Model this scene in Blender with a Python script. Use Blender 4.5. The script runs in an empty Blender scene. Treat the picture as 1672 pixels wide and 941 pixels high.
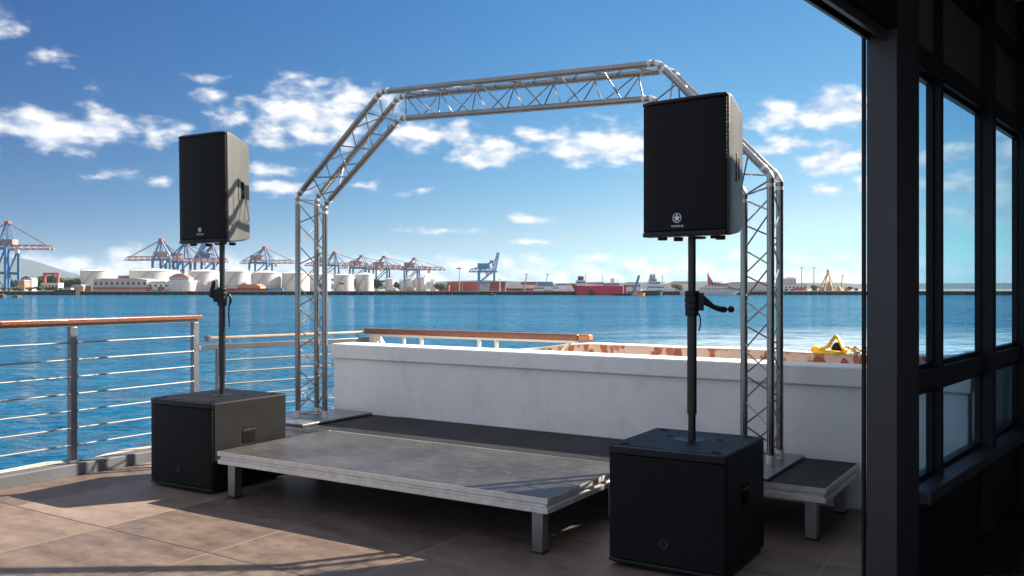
import bpy, math, random
from mathutils import Vector, Matrix

R = math.radians
rnd = random.Random(7)
scene = bpy.context.scene
col = scene.collection

# ------------------------------------------------------------------ camera
F = 1450.0            # focal length in pixels of the 1672 wide photograph
CH = 1.5              # eye height above the terrace
cam_d = bpy.data.cameras.new("camera")
cam = bpy.data.objects.new("camera", cam_d); col.objects.link(cam)
cam.location = (0, 0, CH); cam.rotation_euler = (R(90), 0, 0)
cam_d.sensor_width = 36.0; cam_d.lens = 36.0 * F / 1672.0
cam_d.clip_start = 0.05; cam_d.clip_end = 40000
scene.camera = cam

# ------------------------------------------------------------------ sun and sky
SUN = Vector((1.32, 0.56, 1.0)).normalized()
sun_el = math.asin(SUN.z); sun_az = math.atan2(SUN.x, SUN.y)
SKY_STRENGTH = 0.058
sd = bpy.data.lights.new("sun", 'SUN'); sd.energy = 5.0; sd.angle = R(0.55); sd.color = (1.0, 0.89, 0.75)
so = bpy.data.objects.new("sun", sd); col.objects.link(so)
so.location = (20, 10, 30)
so.rotation_euler = (-SUN).to_track_quat('-Z', 'Y').to_euler()

vs = scene.view_settings
vs.view_transform = 'Standard'; vs.look = 'None'; vs.exposure = 1.66; vs.gamma = 1.0
try: vs.use_curve_mapping = False
except Exception: pass

def build_world():
    w = bpy.data.worlds.new("World"); scene.world = w; w.use_nodes = True
    nt = w.node_tree; N = nt.nodes; L = nt.links
    for n in list(N): N.remove(n)
    out = N.new('ShaderNodeOutputWorld'); bg = N.new('ShaderNodeBackground')
    bg.inputs['Strength'].default_value = SKY_STRENGTH
    L.new(bg.outputs[0], out.inputs[0])
    sky = N.new('ShaderNodeTexSky'); sky.sky_type = 'NISHITA'; sky.sun_disc = False
    sky.sun_elevation = sun_el; sky.sun_rotation = sun_az
    sky.air_density = 0.62; sky.dust_density = 0.05; sky.ozone_density = 5.0; sky.altitude = 0
    hsv = N.new('ShaderNodeHueSaturation'); hsv.inputs['Saturation'].default_value = 1.0
    hsv.inputs['Value'].default_value = 1.0
    L.new(sky.outputs[0], hsv.inputs['Color'])
    tint = N.new('ShaderNodeVectorMath'); tint.operation = 'MULTIPLY'; tint.inputs[1].default_value = (1.75, .73, .585)
    def math_(op, a, b=None, c=None, clamp=False):
        n = N.new('ShaderNodeMath'); n.operation = op; n.use_clamp = clamp
        for i, x in enumerate((a, b, c)):
            if x is None: continue
            if isinstance(x, (int, float)): n.inputs[i].default_value = x
            else: L.new(x, n.inputs[i])
        return n.outputs[0]
    def vmath(op, a, b):
        n = N.new('ShaderNodeVectorMath'); n.operation = op
        for i, x in enumerate((a, b)):
            if isinstance(x, tuple): n.inputs[i].default_value = x
            else: L.new(x, n.inputs[i])
        return n
    sc1 = N.new('ShaderNodeVectorMath'); sc1.operation = 'SCALE'; sc1.inputs['Scale'].default_value = .125; L.new(hsv.outputs[0], sc1.inputs[0])
    # white balance and contrast of the sky, per channel
    ss = N.new('ShaderNodeSeparateXYZ'); L.new(sc1.outputs[0], ss.inputs[0]); gm = N.new('ShaderNodeCombineXYZ')
    for i, ex in enumerate((1.95, 1.07, .60)):
        pw = N.new('ShaderNodeMath'); pw.operation = 'POWER'; L.new(ss.outputs[i], pw.inputs[0]); pw.inputs[1].default_value = ex; L.new(pw.outputs[0] if i else math_('MINIMUM', pw.outputs[0], .17), gm.inputs[i])
    sc2 = N.new('ShaderNodeVectorMath'); sc2.operation = 'SCALE'; sc2.inputs['Scale'].default_value = 8.0; L.new(gm.outputs[0], sc2.inputs[0])
    L.new(sc2.outputs[0], tint.inputs[0])
    tc = N.new('ShaderNodeTexCoord')
    sp = N.new('ShaderNodeSeparateXYZ'); L.new(tc.outputs['Generated'], sp.inputs[0])
    az = math_('ARCTAN2', sp.outputs[0], sp.outputs[1])
    el = math_('ARCSINE', sp.outputs[2])
    # azimuth and elevation in degrees
    azd = math_('MULTIPLY', az, 57.29578); eld = math_('MULTIPLY', el, 57.29578)
    cv = N.new('ShaderNodeCombineXYZ'); L.new(azd, cv.inputs[0]); L.new(eld, cv.inputs[1])
    def noise(scale, detail, rough, vec, sy=1.0, off=(0, 0, 0)):
        mp = vmath('MULTIPLY_ADD', vec, (1.0, sy, 1.0)); mp.inputs[2].default_value = off
        n = N.new('ShaderNodeTexNoise'); n.inputs['Scale'].default_value = scale
        n.inputs['Detail'].default_value = detail; n.inputs['Roughness'].default_value = rough
        L.new(mp.outputs[0], n.inputs['Vector']); return n
    # warp
    wn = noise(0.30, 3, 0.5, cv.outputs[0], 1.6)
    wv = vmath('SUBTRACT', wn.outputs['Color'], (0.5, 0.5, 0.5))
    wv = vmath('MULTIPLY', wv.outputs[0], (2.6, 1.3, 0.0))
    cw = vmath('ADD', cv.outputs[0], wv.outputs[0])
    # individual cumulus clouds: photo-plane centre and radii turned to azimuth and elevation
    def ae(x, y):
        v = Vector(((x - 836) / F, 1.0, (470.5 - y) / F)).normalized()
        return math.degrees(math.atan2(v.x, v.y)), math.degrees(math.asin(v.z))
    clouds = [(70, 208, 95, 36, 1.0), (165, 210, 90, 26, 1.0), (95, 225, 70, 24, .9), (275, 220, 44, 20, .75), (150, 172, 36, 20, .55), (345, 160, 45, 16, .7),
              (335, 130, 36, 12, .5), (385, 185, 55, 24, .75), (480, 180, 90, 40, 1.0), (520, 205, 90, 34, 1.0), (575, 165, 75, 30, .9), (450, 215, 60, 24, .75),
              (450, 274, 52, 16, .85), (455, 303, 52, 15, .95), (185, 290, 52, 11, .6), (265, 296, 30, 9, .5), (680, 220, 55, 27, .95),
              (740, 218, 62, 20, .8), (800, 248, 62, 27, 1.05), (880, 222, 50, 18, .75), (935, 240, 62, 30, 1.0), (1005, 232, 75, 36, 1.1), (960, 250, 50, 18, .7),
              (868, 356, 46, 10, .75), (720, 378, 75, 9, .6), (695, 305, 26, 9, .55), (1290, 190, 80, 28, .95), (1375, 178, 80, 32, 1.05),
              (1275, 240, 75, 17, .85), (1365, 265, 80, 22, 1.05), (1345, 307, 42, 10, .8), (1420, 302, 45, 14, .85), (860, 394, 50, 7, .6),
              (10, 40, 48, 32, .6), (85, 92, 45, 18, .42), (480, 120, 40, 12, .38), (600, 308, 60, 10, .5), (1545, 255, 90, 22, .9), (1580, 300, 110, 22, .9), (1600, 350, 110, 18, .8),
              (1700, 240, 120, 40, 1), (1840, 270, 160, 50, 1), (-120, 230, 120, 50, .9), (-330, 160, 180, 60, .9)]
    cur = None
    for (x, y, rx, ry, k) in clouds:
        a0, e0 = ae(x, y); a1, _ = ae(x + rx, y); _, e1 = ae(x, y - ry)
        s = vmath('SUBTRACT', cw.outputs[0], (a0, e0, 0)); s = vmath('MULTIPLY', s.outputs[0], (1.0 / abs(a1 - a0) * .86, 1.0 / abs(e1 - e0) * .80, 0))
        ln = N.new('ShaderNodeVectorMath'); ln.operation = 'LENGTH'; L.new(s.outputs[0], ln.inputs[0])
        m = math_('MULTIPLY_ADD', ln.outputs['Value'], -k * .9, k)
        cur = m if cur is None else math_('MAXIMUM', cur, m)
    cur = math_('MAXIMUM', cur, -0.6)
    # clouds added outside the view, behind and above, to brighten shaded faces
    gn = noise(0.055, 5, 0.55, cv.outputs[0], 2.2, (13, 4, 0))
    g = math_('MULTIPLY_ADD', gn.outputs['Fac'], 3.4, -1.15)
    fill_mask = math_('MAXIMUM', math_('MULTIPLY', math_('SUBTRACT', math_('ABSOLUTE', azd), 42.0), .06, clamp=True), math_('MULTIPLY', math_('SUBTRACT', eld, 24.0), .08, clamp=True))
    g = math_('SUBTRACT', math_('MULTIPLY', math_('ADD', g, .6), fill_mask), .6)
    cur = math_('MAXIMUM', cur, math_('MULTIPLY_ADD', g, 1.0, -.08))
    # band of low far clouds above the horizon
    bn = noise(0.42, 5, 0.55, cv.outputs[0], 1.4, (3, 7, 0))
    top = math_('MULTIPLY_ADD', bn.outputs['Fac'], 3.0, 0.75)
    band = math_('MULTIPLY', math_('SUBTRACT', top, eld), 0.85)
    band = math_('MINIMUM', band, 0.62)
    fn = noise(0.55, 6, 0.54, cv.outputs[0], 1.9, (1, 2, 0))
    dens = math_('ADD', cur, math_('MULTIPLY_ADD', fn.outputs['Fac'], 1.7, -.96))
    dens = math_('MULTIPLY', dens, 1.35, clamp=True)
    bd = math_('ADD', band, math_('MULTIPLY_ADD', fn.outputs['Fac'], 1.5, -0.72))
    bd = math_('MULTIPLY', bd, 0.95, clamp=True)
    bd = math_('MINIMUM', bd, 0.80)
    bd = math_('MULTIPLY', bd, math_('GREATER_THAN', eld, -1.5))
    d = math_('MAXIMUM', dens, bd)
    sm = N.new('ShaderNodeMapRange'); sm.interpolation_type = 'SMOOTHSTEP'
    L.new(d, sm.inputs[0]); sm.inputs[1].default_value = 0.0; sm.inputs[2].default_value = 0.95; sm.inputs[3].default_value = 0.0; sm.inputs[4].default_value = 0.96
    # cloud colour: bright tops on the sun side, greyer blue undersides
    sh = vmath('ADD', cw.outputs[0], (0.45, 0.55, 0.0))
    fn2 = noise(0.55, 5, 0.54, sh.outputs[0], 1.9, (1, 2, 0))
    lit = math_('MULTIPLY_ADD', math_('SUBTRACT', fn.outputs['Fac'], fn2.outputs['Fac']), 3.2, 0.62, clamp=True)
    cm = N.new('ShaderNodeMix'); cm.data_type = 'RGBA'
    k = 1.0 / SKY_STRENGTH
    cm.inputs[6].default_value = (0.17 * k, 0.205 * k, 0.265 * k, 1); cm.inputs[7].default_value = (0.36 * k, 0.355 * k, 0.35 * k, 1)
    L.new(lit, cm.inputs[0])
    cb = N.new('ShaderNodeVectorMath'); cb.operation = 'SCALE'; L.new(cm.outputs[2], cb.inputs[0]); L.new(math_('MULTIPLY_ADD', fill_mask, .12, 1.0), cb.inputs['Scale'])  # added out-of-view clouds get a little extra brightness
    mx = N.new('ShaderNodeMix'); mx.data_type = 'RGBA'
    L.new(sm.outputs[0], mx.inputs[0]); dt = N.new('ShaderNodeVectorMath'); dt.operation = 'DOT_PRODUCT'; L.new(tc.outputs['Generated'], dt.inputs[0]); dt.inputs[1].default_value = tuple(SUN)
    fa = math_('MINIMUM', math_('MAXIMUM', math_('MULTIPLY_ADD', dt.outputs['Value'], 1.1, .55), .5), 1.12)   # deeper blue away from the sun
    fv = N.new('ShaderNodeCombineXYZ'); L.new(math_('POWER', fa, 2.0), fv.inputs[0]); L.new(math_('POWER', fa, 1.2), fv.inputs[1]); L.new(math_('POWER', fa, .7), fv.inputs[2])
    dp = vmath('MULTIPLY', tint.outputs[0], fv.outputs[0])
    L.new(dp.outputs[0], mx.inputs[6]); L.new(cb.outputs[0], mx.inputs[7])
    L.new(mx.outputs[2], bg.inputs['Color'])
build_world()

# ------------------------------------------------------------------ helpers
def tag(o, label=None, cat=None, group=None, kind=None):
    if label: o['label'] = label
    if cat: o['category'] = cat
    if group: o['group'] = group
    if kind: o['kind'] = kind
    return o

def thing(name, label, cat, loc=(0, 0, 0), rz=0.0, group=None):
    o = bpy.data.objects.new(name, None); col.objects.link(o)
    o.empty_display_size = 0.2
    o.location = loc; o.rotation_euler = (0, 0, rz)
    return tag(o, label, cat, group)

def wmat(o):
    m = Matrix.LocRotScale(o.location, o.rotation_euler, o.scale)
    return wmat(o.parent) @ m if o.parent else m

def V(*a): return Vector(a)

class MB:
    def __init__(s): s.v = []; s.f = []
    def add(s, vs, fs):
        o = len(s.v); s.v += [Vector(x) for x in vs]; s.f += [tuple(i + o for i in f) for f in fs]; return s
    def box(s, x0, x1, y0, y1, z0, z1, M=None):
        vs = [Vector((x, y, z)) for z in (z0, z1) for y in (y0, y1) for x in (x0, x1)]
        if M is not None: vs = [M @ v for v in vs]
        return s.add(vs, [(0, 2, 3, 1), (4, 5, 7, 6), (0, 1, 5, 4), (2, 6, 7, 3), (0, 4, 6, 2), (1, 3, 7, 5)])
    def beam(s, p0, p1, w, h, up=(0, 0, 1)):
        p0 = Vector(p0); p1 = Vector(p1); d = (p1 - p0); L = d.length; d.normalize()
        u = Vector(up)
        if abs(d.dot(u)) > 0.98: u = Vector((0, 1, 0))
        sx = d.cross(u).normalized(); sz = sx.cross(d).normalized()
        M = Matrix(((d.x, sx.x, sz.x, p0.x), (d.y, sx.y, sz.y, p0.y), (d.z, sx.z, sz.z, p0.z), (0, 0, 0, 1)))
        # d, sx, sz is left handed: mirror y so faces keep pointing out
        M = M @ Matrix.Diagonal((1, -1, 1, 1))
        return s.box(0, L, -w / 2, w / 2, -h / 2, h / 2, M)
    def tube(s, p0, p1, r, n=10, r1=None):
        p0 = Vector(p0); p1 = Vector(p1); r1 = r if r1 is None else r1
        d = (p1 - p0).normalized(); a = Vector((0, 0, 1)) if abs(d.z) < .9 else Vector((1, 0, 0))
        x = d.cross(a).normalized(); y = d.cross(x)
        vs = []
        for p, q in ((p0, r), (p1, r1)):
            for i in range(n):
                t = 2 * math.pi * i / n; vs.append(p + x * (q * math.cos(t)) + y * (q * math.sin(t)))
        fs = [(i, (i + 1) % n, n + (i + 1) % n, n + i) for i in range(n)] + [tuple(range(n - 1, -1, -1)), tuple(range(n, 2 * n))]
        return s.add(vs, fs)
    def path(s, pts, r, n=8, radii=None):
        pts = [Vector(p) for p in pts]; rings = []
        for i, p in enumerate(pts):
            d = (pts[min(i + 1, len(pts) - 1)] - pts[max(i - 1, 0)]).normalized()
            a = Vector((0, 0, 1)) if abs(d.z) < .9 else Vector((1, 0, 0))
            x = d.cross(a).normalized(); y = d.cross(x); q = radii[i] if radii else r
            rings.append([p + x * (q * math.cos(2 * math.pi * k / n)) + y * (q * math.sin(2 * math.pi * k / n)) for k in range(n)])
        return s.loft(rings)
    def loft(s, rings, caps=True):
        n = len(rings[0]); vs = [v for r in rings for v in r]; fs = []
        for j in range(len(rings) - 1):
            for i in range(n):
                a = j * n + i; b = j * n + (i + 1) % n; fs.append((a, b, b + n, a + n))
        if caps: fs += [tuple(range(n - 1, -1, -1)), tuple(range((len(rings) - 1) * n, len(rings) * n))]
        return s.add(vs, fs)
    def lathe(s, prof, c=(0, 0, 0), n=32, M=None):
        rings = []
        for (r, z) in prof:
            ring = [Vector((c[0] + r * math.cos(2 * math.pi * k / n), c[1] + r * math.sin(2 * math.pi * k / n), c[2] + z)) for k in range(n)]
            rings.append([M @ v for v in ring] if M is not None else ring)
        return s.loft(rings)
    def prism(s, poly, a, b, M=None, axis='z'):
        def mk(p, t):
            v = Vector((p[0], p[1], t)) if axis == 'z' else (Vector((p[0], t, p[1])) if axis == 'y' else Vector((t, p[0], p[1])))
            return M @ v if M is not None else v
        return s.loft([[mk(p, a) for p in poly], [mk(p, b) for p in poly]])
    def build(s, name, mat, parent=None, bevel=0, world=False, smooth=35, segs=2):
        me = bpy.data.meshes.new(name)
        vs = s.v
        if world and parent is not None:
            inv = wmat(parent).inverted(); vs = [inv @ v for v in vs]
        me.from_pydata([tuple(v) for v in vs], [], s.f)
        import bmesh
        bm = bmesh.new(); bm.from_mesh(me); bmesh.ops.recalc_face_normals(bm, faces=bm.faces[:]); bm.to_mesh(me); bm.free()
        me.materials.append(mat)
        if smooth:
            me.polygons.foreach_set('use_smooth', [True] * len(me.polygons))
            me.set_sharp_from_angle(angle=R(smooth))
        o = bpy.data.objects.new(name, me); col.objects.link(o)
        if parent is not None: o.parent = parent
        if bevel:
            b = o.modifiers.new('bevel', 'BEVEL'); b.width = bevel; b.segments = segs; b.limit_method = 'ANGLE'; b.angle_limit = R(30)
        return o

def rects(*a): return MB().box(*a)

# ------------------------------------------------------------------ materials
def mat(name, color, rough=0.5, metal=0.0, vary=0.0, vscale=8.0, bump=0.0, bscale=60.0, spec=0.5, rvary=0.0, stretch=(1, 1, 1), color2=None, coat=0.0):
    m = bpy.data.materials.new(name); m.use_nodes = True
    nt = m.node_tree; N = nt.nodes; L = nt.links
    p = N['Principled BSDF']
    p.inputs['Base Color'].default_value = (*color, 1); p.inputs['Roughness'].default_value = rough; p.inputs['Metallic'].default_value = metal
    p.inputs['Specular IOR Level'].default_value = spec; p.inputs['Coat Weight'].default_value = coat
    if vary or bump or rvary:
        tc = N.new('ShaderNodeTexCoord'); mp = N.new('ShaderNodeMapping'); mp.inputs['Scale'].default_value = stretch
        L.new(tc.outputs['Object'], mp.inputs[0])
    if vary or rvary:
        n = N.new('ShaderNodeTexNoise'); n.inputs['Scale'].default_value = vscale; n.inputs['Detail'].default_value = 7; n.inputs['Roughness'].default_value = .62
        L.new(mp.outputs[0], n.inputs['Vector'])
        r = N.new('ShaderNodeMapRange'); r.inputs[1].default_value = .28; r.inputs[2].default_value = .72; L.new(n.outputs['Fac'], r.inputs[0])
    if vary:
        mx = N.new('ShaderNodeMix'); mx.data_type = 'RGBA'
        c2 = color2 if color2 else tuple(min(1, c * (1 + vary)) for c in color)
        mx.inputs[6].default_value = (*[c * (1 - vary) for c in color], 1); mx.inputs[7].default_value = (*c2, 1)
        L.new(r.outputs[0], mx.inputs[0]); L.new(mx.outputs[2], p.inputs['Base Color'])
    if rvary:
        r2 = N.new('ShaderNodeMapRange'); r2.inputs[3].default_value = max(0.02, rough - rvary); r2.inputs[4].default_value = rough + rvary
        L.new(r.outputs[0], r2.inputs[0]); L.new(r2.outputs[0], p.inputs['Roughness'])
    if bump:
        b = N.new('ShaderNodeTexNoise'); b.inputs['Scale'].default_value = bscale; b.inputs['Detail'].default_value = 4
        L.new(mp.outputs[0], b.inputs['Vector'])
        bn = N.new('ShaderNodeBump'); bn.inputs['Strength'].default_value = bump; bn.inputs['Distance'].default_value = .01
        L.new(b.outputs['Fac'], bn.inputs['Height']); L.new(bn.outputs[0], p.inputs['Normal'])
    return m

ALU = mat('aluminium tube', (.31, .30, .29), .24, 1.0, .10, 5, .06, 40, rvary=.08)
ALUR = mat('worn aluminium profile', (.70, .68, .65), .44, 0.55, .18, 14, .12, 90, rvary=.1)
ALUP = mat('mill aluminium plate', (.33, .33, .335), .36, .9, .12, 4, .05, 30, rvary=.1)
STEEL = mat('grey painted steel', (.17, .18, .20), .38, .55, .12, 6, .03, 50, rvary=.08)
BRUSH = mat('brushed steel bar', (.20, .19, .18), .5, .35, .10, 12, rvary=.08)
WOOD = mat('varnished hardwood', (.17, .055, .026), .32, 0, .35, 6, .12, 30, stretch=(1, 9, 9), rvary=.08, coat=.3)
WOODL = mat('bleached hardwood', (.42, .30, .20), .5, 0, .2, 6, .1, 30)
CAB = mat('black textured cabinet paint', (.0075, .0075, .008), .50, 0, .3, 3, .35, 320, rvary=.08, spec=.14)
CABG = mat('charcoal moulded cabinet', (.062, .060, .057), .45, 0, .2, 3, .35, 260, rvary=.06, spec=.45)
RUB = mat('black rubber', (.012, .012, .012), .7)
BLK = mat('black satin plastic', (.008, .008, .009), .42, 0, .2, 20, spec=.3)
POLE = mat('black powder coated tube', (.012, .012, .013), .36, .0, .15, 20, .05, 200)
SILV = mat('silver badge metal', (.55, .55, .58), .3, .8)
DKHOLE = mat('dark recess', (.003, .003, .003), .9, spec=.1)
def m_grille():
    m = mat('perforated black grille', (.007, .0072, .008), .55, .0, spec=.15)
    nt = m.node_tree; N = nt.nodes; L = nt.links; p = N['Principled BSDF']
    tc = N.new('ShaderNodeTexCoord'); v = N.new('ShaderNodeTexVoronoi'); v.inputs['Scale'].default_value = 95; v.inputs['Randomness'].default_value = .0
    mp = N.new('ShaderNodeMapping'); mp.inputs['Rotation'].default_value = (0, R(30), 0); mp.inputs['Scale'].default_value = (1, .001, 1)
    L.new(tc.outputs['Object'], mp.inputs[0]); L.new(mp.outputs[0], v.inputs['Vector'])
    r = N.new('ShaderNodeMapRange'); r.inputs[1].default_value = .25; r.inputs[2].default_value = .42; L.new(v.outputs['Distance'], r.inputs[0])
    mx = N.new('ShaderNodeMix'); mx.data_type = 'RGBA'; mx.inputs[6].default_value = (.002, .002, .002, 1); mx.inputs[7].default_value = (.0105, .011, .0125, 1)
    L.new(r.outputs[0], mx.inputs[0]); L.new(mx.outputs[2], p.inputs['Base Color'])
    b = N.new('ShaderNodeBump'); b.inputs['Strength'].default_value = .5; b.inputs['Distance'].default_value = .003; L.new(r.outputs[0], b.inputs['Height']); L.new(b.outputs[0], p.inputs['Normal'])
    return m
GRILLE = m_grille()
def m_deck(name, c1, c2, rough):
    m = mat(name, c1, rough, 0, .01, 2.2, .10, 160, color2=c2, rvary=.09, spec=.6 if rough < .5 else .22)
    nt = m.node_tree; N = nt.nodes; L = nt.links; p = N['Principled BSDF']
    # faint pale scuffs
    tc = N.new('ShaderNodeTexCoord'); mp = N.new('ShaderNodeMapping'); mp.inputs['Scale'].default_value = (2.2, 9, 1); mp.inputs['Rotation'].default_value = (0, 0, .35)
    n = N.new('ShaderNodeTexNoise'); n.inputs['Scale'].default_value = 3.4; n.inputs['Detail'].default_value = 9; n.inputs['Roughness'].default_value = .72
    L.new(tc.outputs['Object'], mp.inputs[0]); L.new(mp.outputs[0], n.inputs['Vector'])
    r = N.new('ShaderNodeMapRange'); r.inputs[1].default_value = .54; r.inputs[2].default_value = .76; r.inputs[4].default_value = .75; L.new(n.outputs['Fac'], r.inputs[0])
    old = p.inputs['Base Color'].links[0].from_socket
    mx = N.new('ShaderNodeMix'); mx.data_type = 'RGBA'; L.new(r.outputs[0], mx.inputs[0]); L.new(old, mx.inputs[6]); mx.inputs[7].default_value = (.17, .16, .15, 1) if rough < .5 else (.035, .035, .037, 1)
    L.new(mx.outputs[2], p.inputs['Base Color'])
    return m
DECK = m_deck('worn phenolic deck board', (.022, .0205, .020), (.058, .056, .055), .36)
DECK_SHADE = m_deck('shade-darkened phenolic deck board', (.009, .0095, .011), (.020, .021, .024), .58)  # same board, colour darkened for the decks lying in shadow
def m_plaster():
    m = mat('white rendered plaster', (.84, .825, .80), .75, 0, .06, 1.6, .22, 28, color2=(.88, .865, .845))
    nt = m.node_tree; N = nt.nodes; L = nt.links; p = N['Principled BSDF']
    tc = N.new('ShaderNodeTexCoord'); mp = N.new('ShaderNodeMapping'); mp.inputs['Scale'].default_value = (2.0, 2.0, 1.1)
    n = N.new('ShaderNodeTexNoise'); n.inputs['Scale'].default_value = 1.9; n.inputs['Detail'].default_value = 8; n.inputs['Roughness'].default_value = .68
    L.new(tc.outputs['Object'], mp.inputs[0]); L.new(mp.outputs[0], n.inputs['Vector'])
    r = N.new('ShaderNodeMapRange'); r.inputs[1].default_value = .52; r.inputs[2].default_value = .78; r.inputs[4].default_value = .5; L.new(n.outputs['Fac'], r.inputs[0])
    old = p.inputs['Base Color'].links[0].from_socket
    mx = N.new('ShaderNodeMix'); mx.data_type = 'RGBA'; L.new(r.outputs[0], mx.inputs[0]); L.new(old, mx.inputs[6]); mx.inputs[7].default_value = (.52, .50, .49, 1)
    L.new(mx.outputs[2], p.inputs['Base Color'])
    return m
PLASTER = m_plaster()
def m_tiles():
    m = bpy.data.materials.new('brown stone terrace tiles'); m.use_nodes = True
    nt = m.node_tree; N = nt.nodes; L = nt.links; p = N['Principled BSDF']
    tc = N.new('ShaderNodeTexCoord'); sp = N.new('ShaderNodeSeparateXYZ'); L.new(tc.outputs['Object'], sp.inputs[0])
    def mth(op, a, b=None, clamp=False):
        n = N.new('ShaderNodeMath'); n.operation = op; n.use_clamp = clamp
        for i, x in enumerate((a, b)):
            if x is None: continue
            if isinstance(x, (int, float)): n.inputs[i].default_value = x
            else: L.new(x, n.inputs[i])
        return n.outputs[0]
    nz = N.new('ShaderNodeTexNoise'); nz.inputs['Scale'].default_value = 3; L.new(tc.outputs['Object'], nz.inputs['Vector'])
    wob = mth('MULTIPLY', mth('SUBTRACT', nz.outputs['Fac'], .5), .02)
    fa = mth('FRACT', mth('DIVIDE', mth('ADD', mth('ADD', sp.outputs[0], wob), 24.15), 1.0)); fb = mth('FRACT', mth('DIVIDE', mth('ADD', mth('ADD', sp.outputs[1], wob), 23.45 - .17), 1.33))
    ja = mth('LESS_THAN', mth('MINIMUM', fa, mth('SUBTRACT', 1.0, fa)), .0050)
    jb = mth('LESS_THAN', mth('MINIMUM', fb, mth('SUBTRACT', 1.0, fb)), .0042)
    ca = mth('FLOOR', mth('ADD', sp.outputs[0], 24.15)); cb = mth('FLOOR', mth('DIVIDE', mth('ADD', sp.outputs[1], 23.28), 1.33))
    wn = N.new('ShaderNodeTexWhiteNoise'); wn.noise_dimensions = '2D'; cx = N.new('ShaderNodeCombineXYZ'); L.new(ca, cx.inputs[0]); L.new(cb, cx.inputs[1]); L.new(cx.outputs[0], wn.inputs['Vector'])
    def noise(sc, det, ro, vec=None):
        n = N.new('ShaderNodeTexNoise'); n.inputs['Scale'].default_value = sc; n.inputs['Detail'].default_value = det; n.inputs['Roughness'].default_value = ro
        L.new(vec if vec else tc.outputs['Object'], n.inputs['Vector']); return n.outputs['Fac']
    mp = N.new('ShaderNodeMapping'); mp.inputs['Scale'].default_value = (1.0, 2.6, 1); L.new(tc.outputs['Object'], mp.inputs[0])
    n1 = noise(2.2, 9, .68, mp.outputs[0]); n2 = noise(9, 8, .7)
    n3 = noise(70, 4, .7); f = mth('ADD', mth('MULTIPLY', n1, .62), mth('ADD', mth('MULTIPLY', n2, .34), mth('MULTIPLY', n3, .14))); f = mth('ADD', f, mth('MULTIPLY', mth('SUBTRACT', wn.outputs['Value'], .5), .20))
    r = N.new('ShaderNodeMapRange'); r.inputs[1].default_value = .36; r.inputs[2].default_value = .74; L.new(f, r.inputs[0])
    cr = N.new('ShaderNodeValToRGB'); e = cr.color_ramp.elements
    e[0].color = (.080, .059, .047, 1); e[1].color = (.225, .170, .134, 1); a = e.new(.45); a.color = (.145, .107, .084, 1)
    L.new(r.outputs[0], cr.inputs[0])
    def mix(fac, A, B):
        x = N.new('ShaderNodeMix'); x.data_type = 'RGBA'; L.new(fac, x.inputs[0]); L.new(A, x.inputs[6]); x.inputs[7].default_value = (*B, 1); return x.outputs[2]
    c = mix(ja, cr.outputs[0], (.22, .178, .145)); c = mix(jb, c, (.035, .028, .025))
    L.new(c, p.inputs['Base Color'])
    rr = N.new('ShaderNodeMapRange'); p.inputs['Specular IOR Level'].default_value = .3; rr.inputs[3].default_value = .42; rr.inputs[4].default_value = .62; L.new(r.outputs[0], rr.inputs[0]); L.new(rr.outputs[0], p.inputs['Roughness'])
    b = N.new('ShaderNodeBump'); b.inputs['Strength'].default_value = .25; b.inputs['Distance'].default_value = .01
    h = mth('SUBTRACT', f, mth('MULTIPLY', mth('MAXIMUM', ja, jb), .6)); L.new(h, b.inputs['Height']); L.new(b.outputs[0], p.inputs['Normal'])
    return m
TILES = m_tiles()
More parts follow.
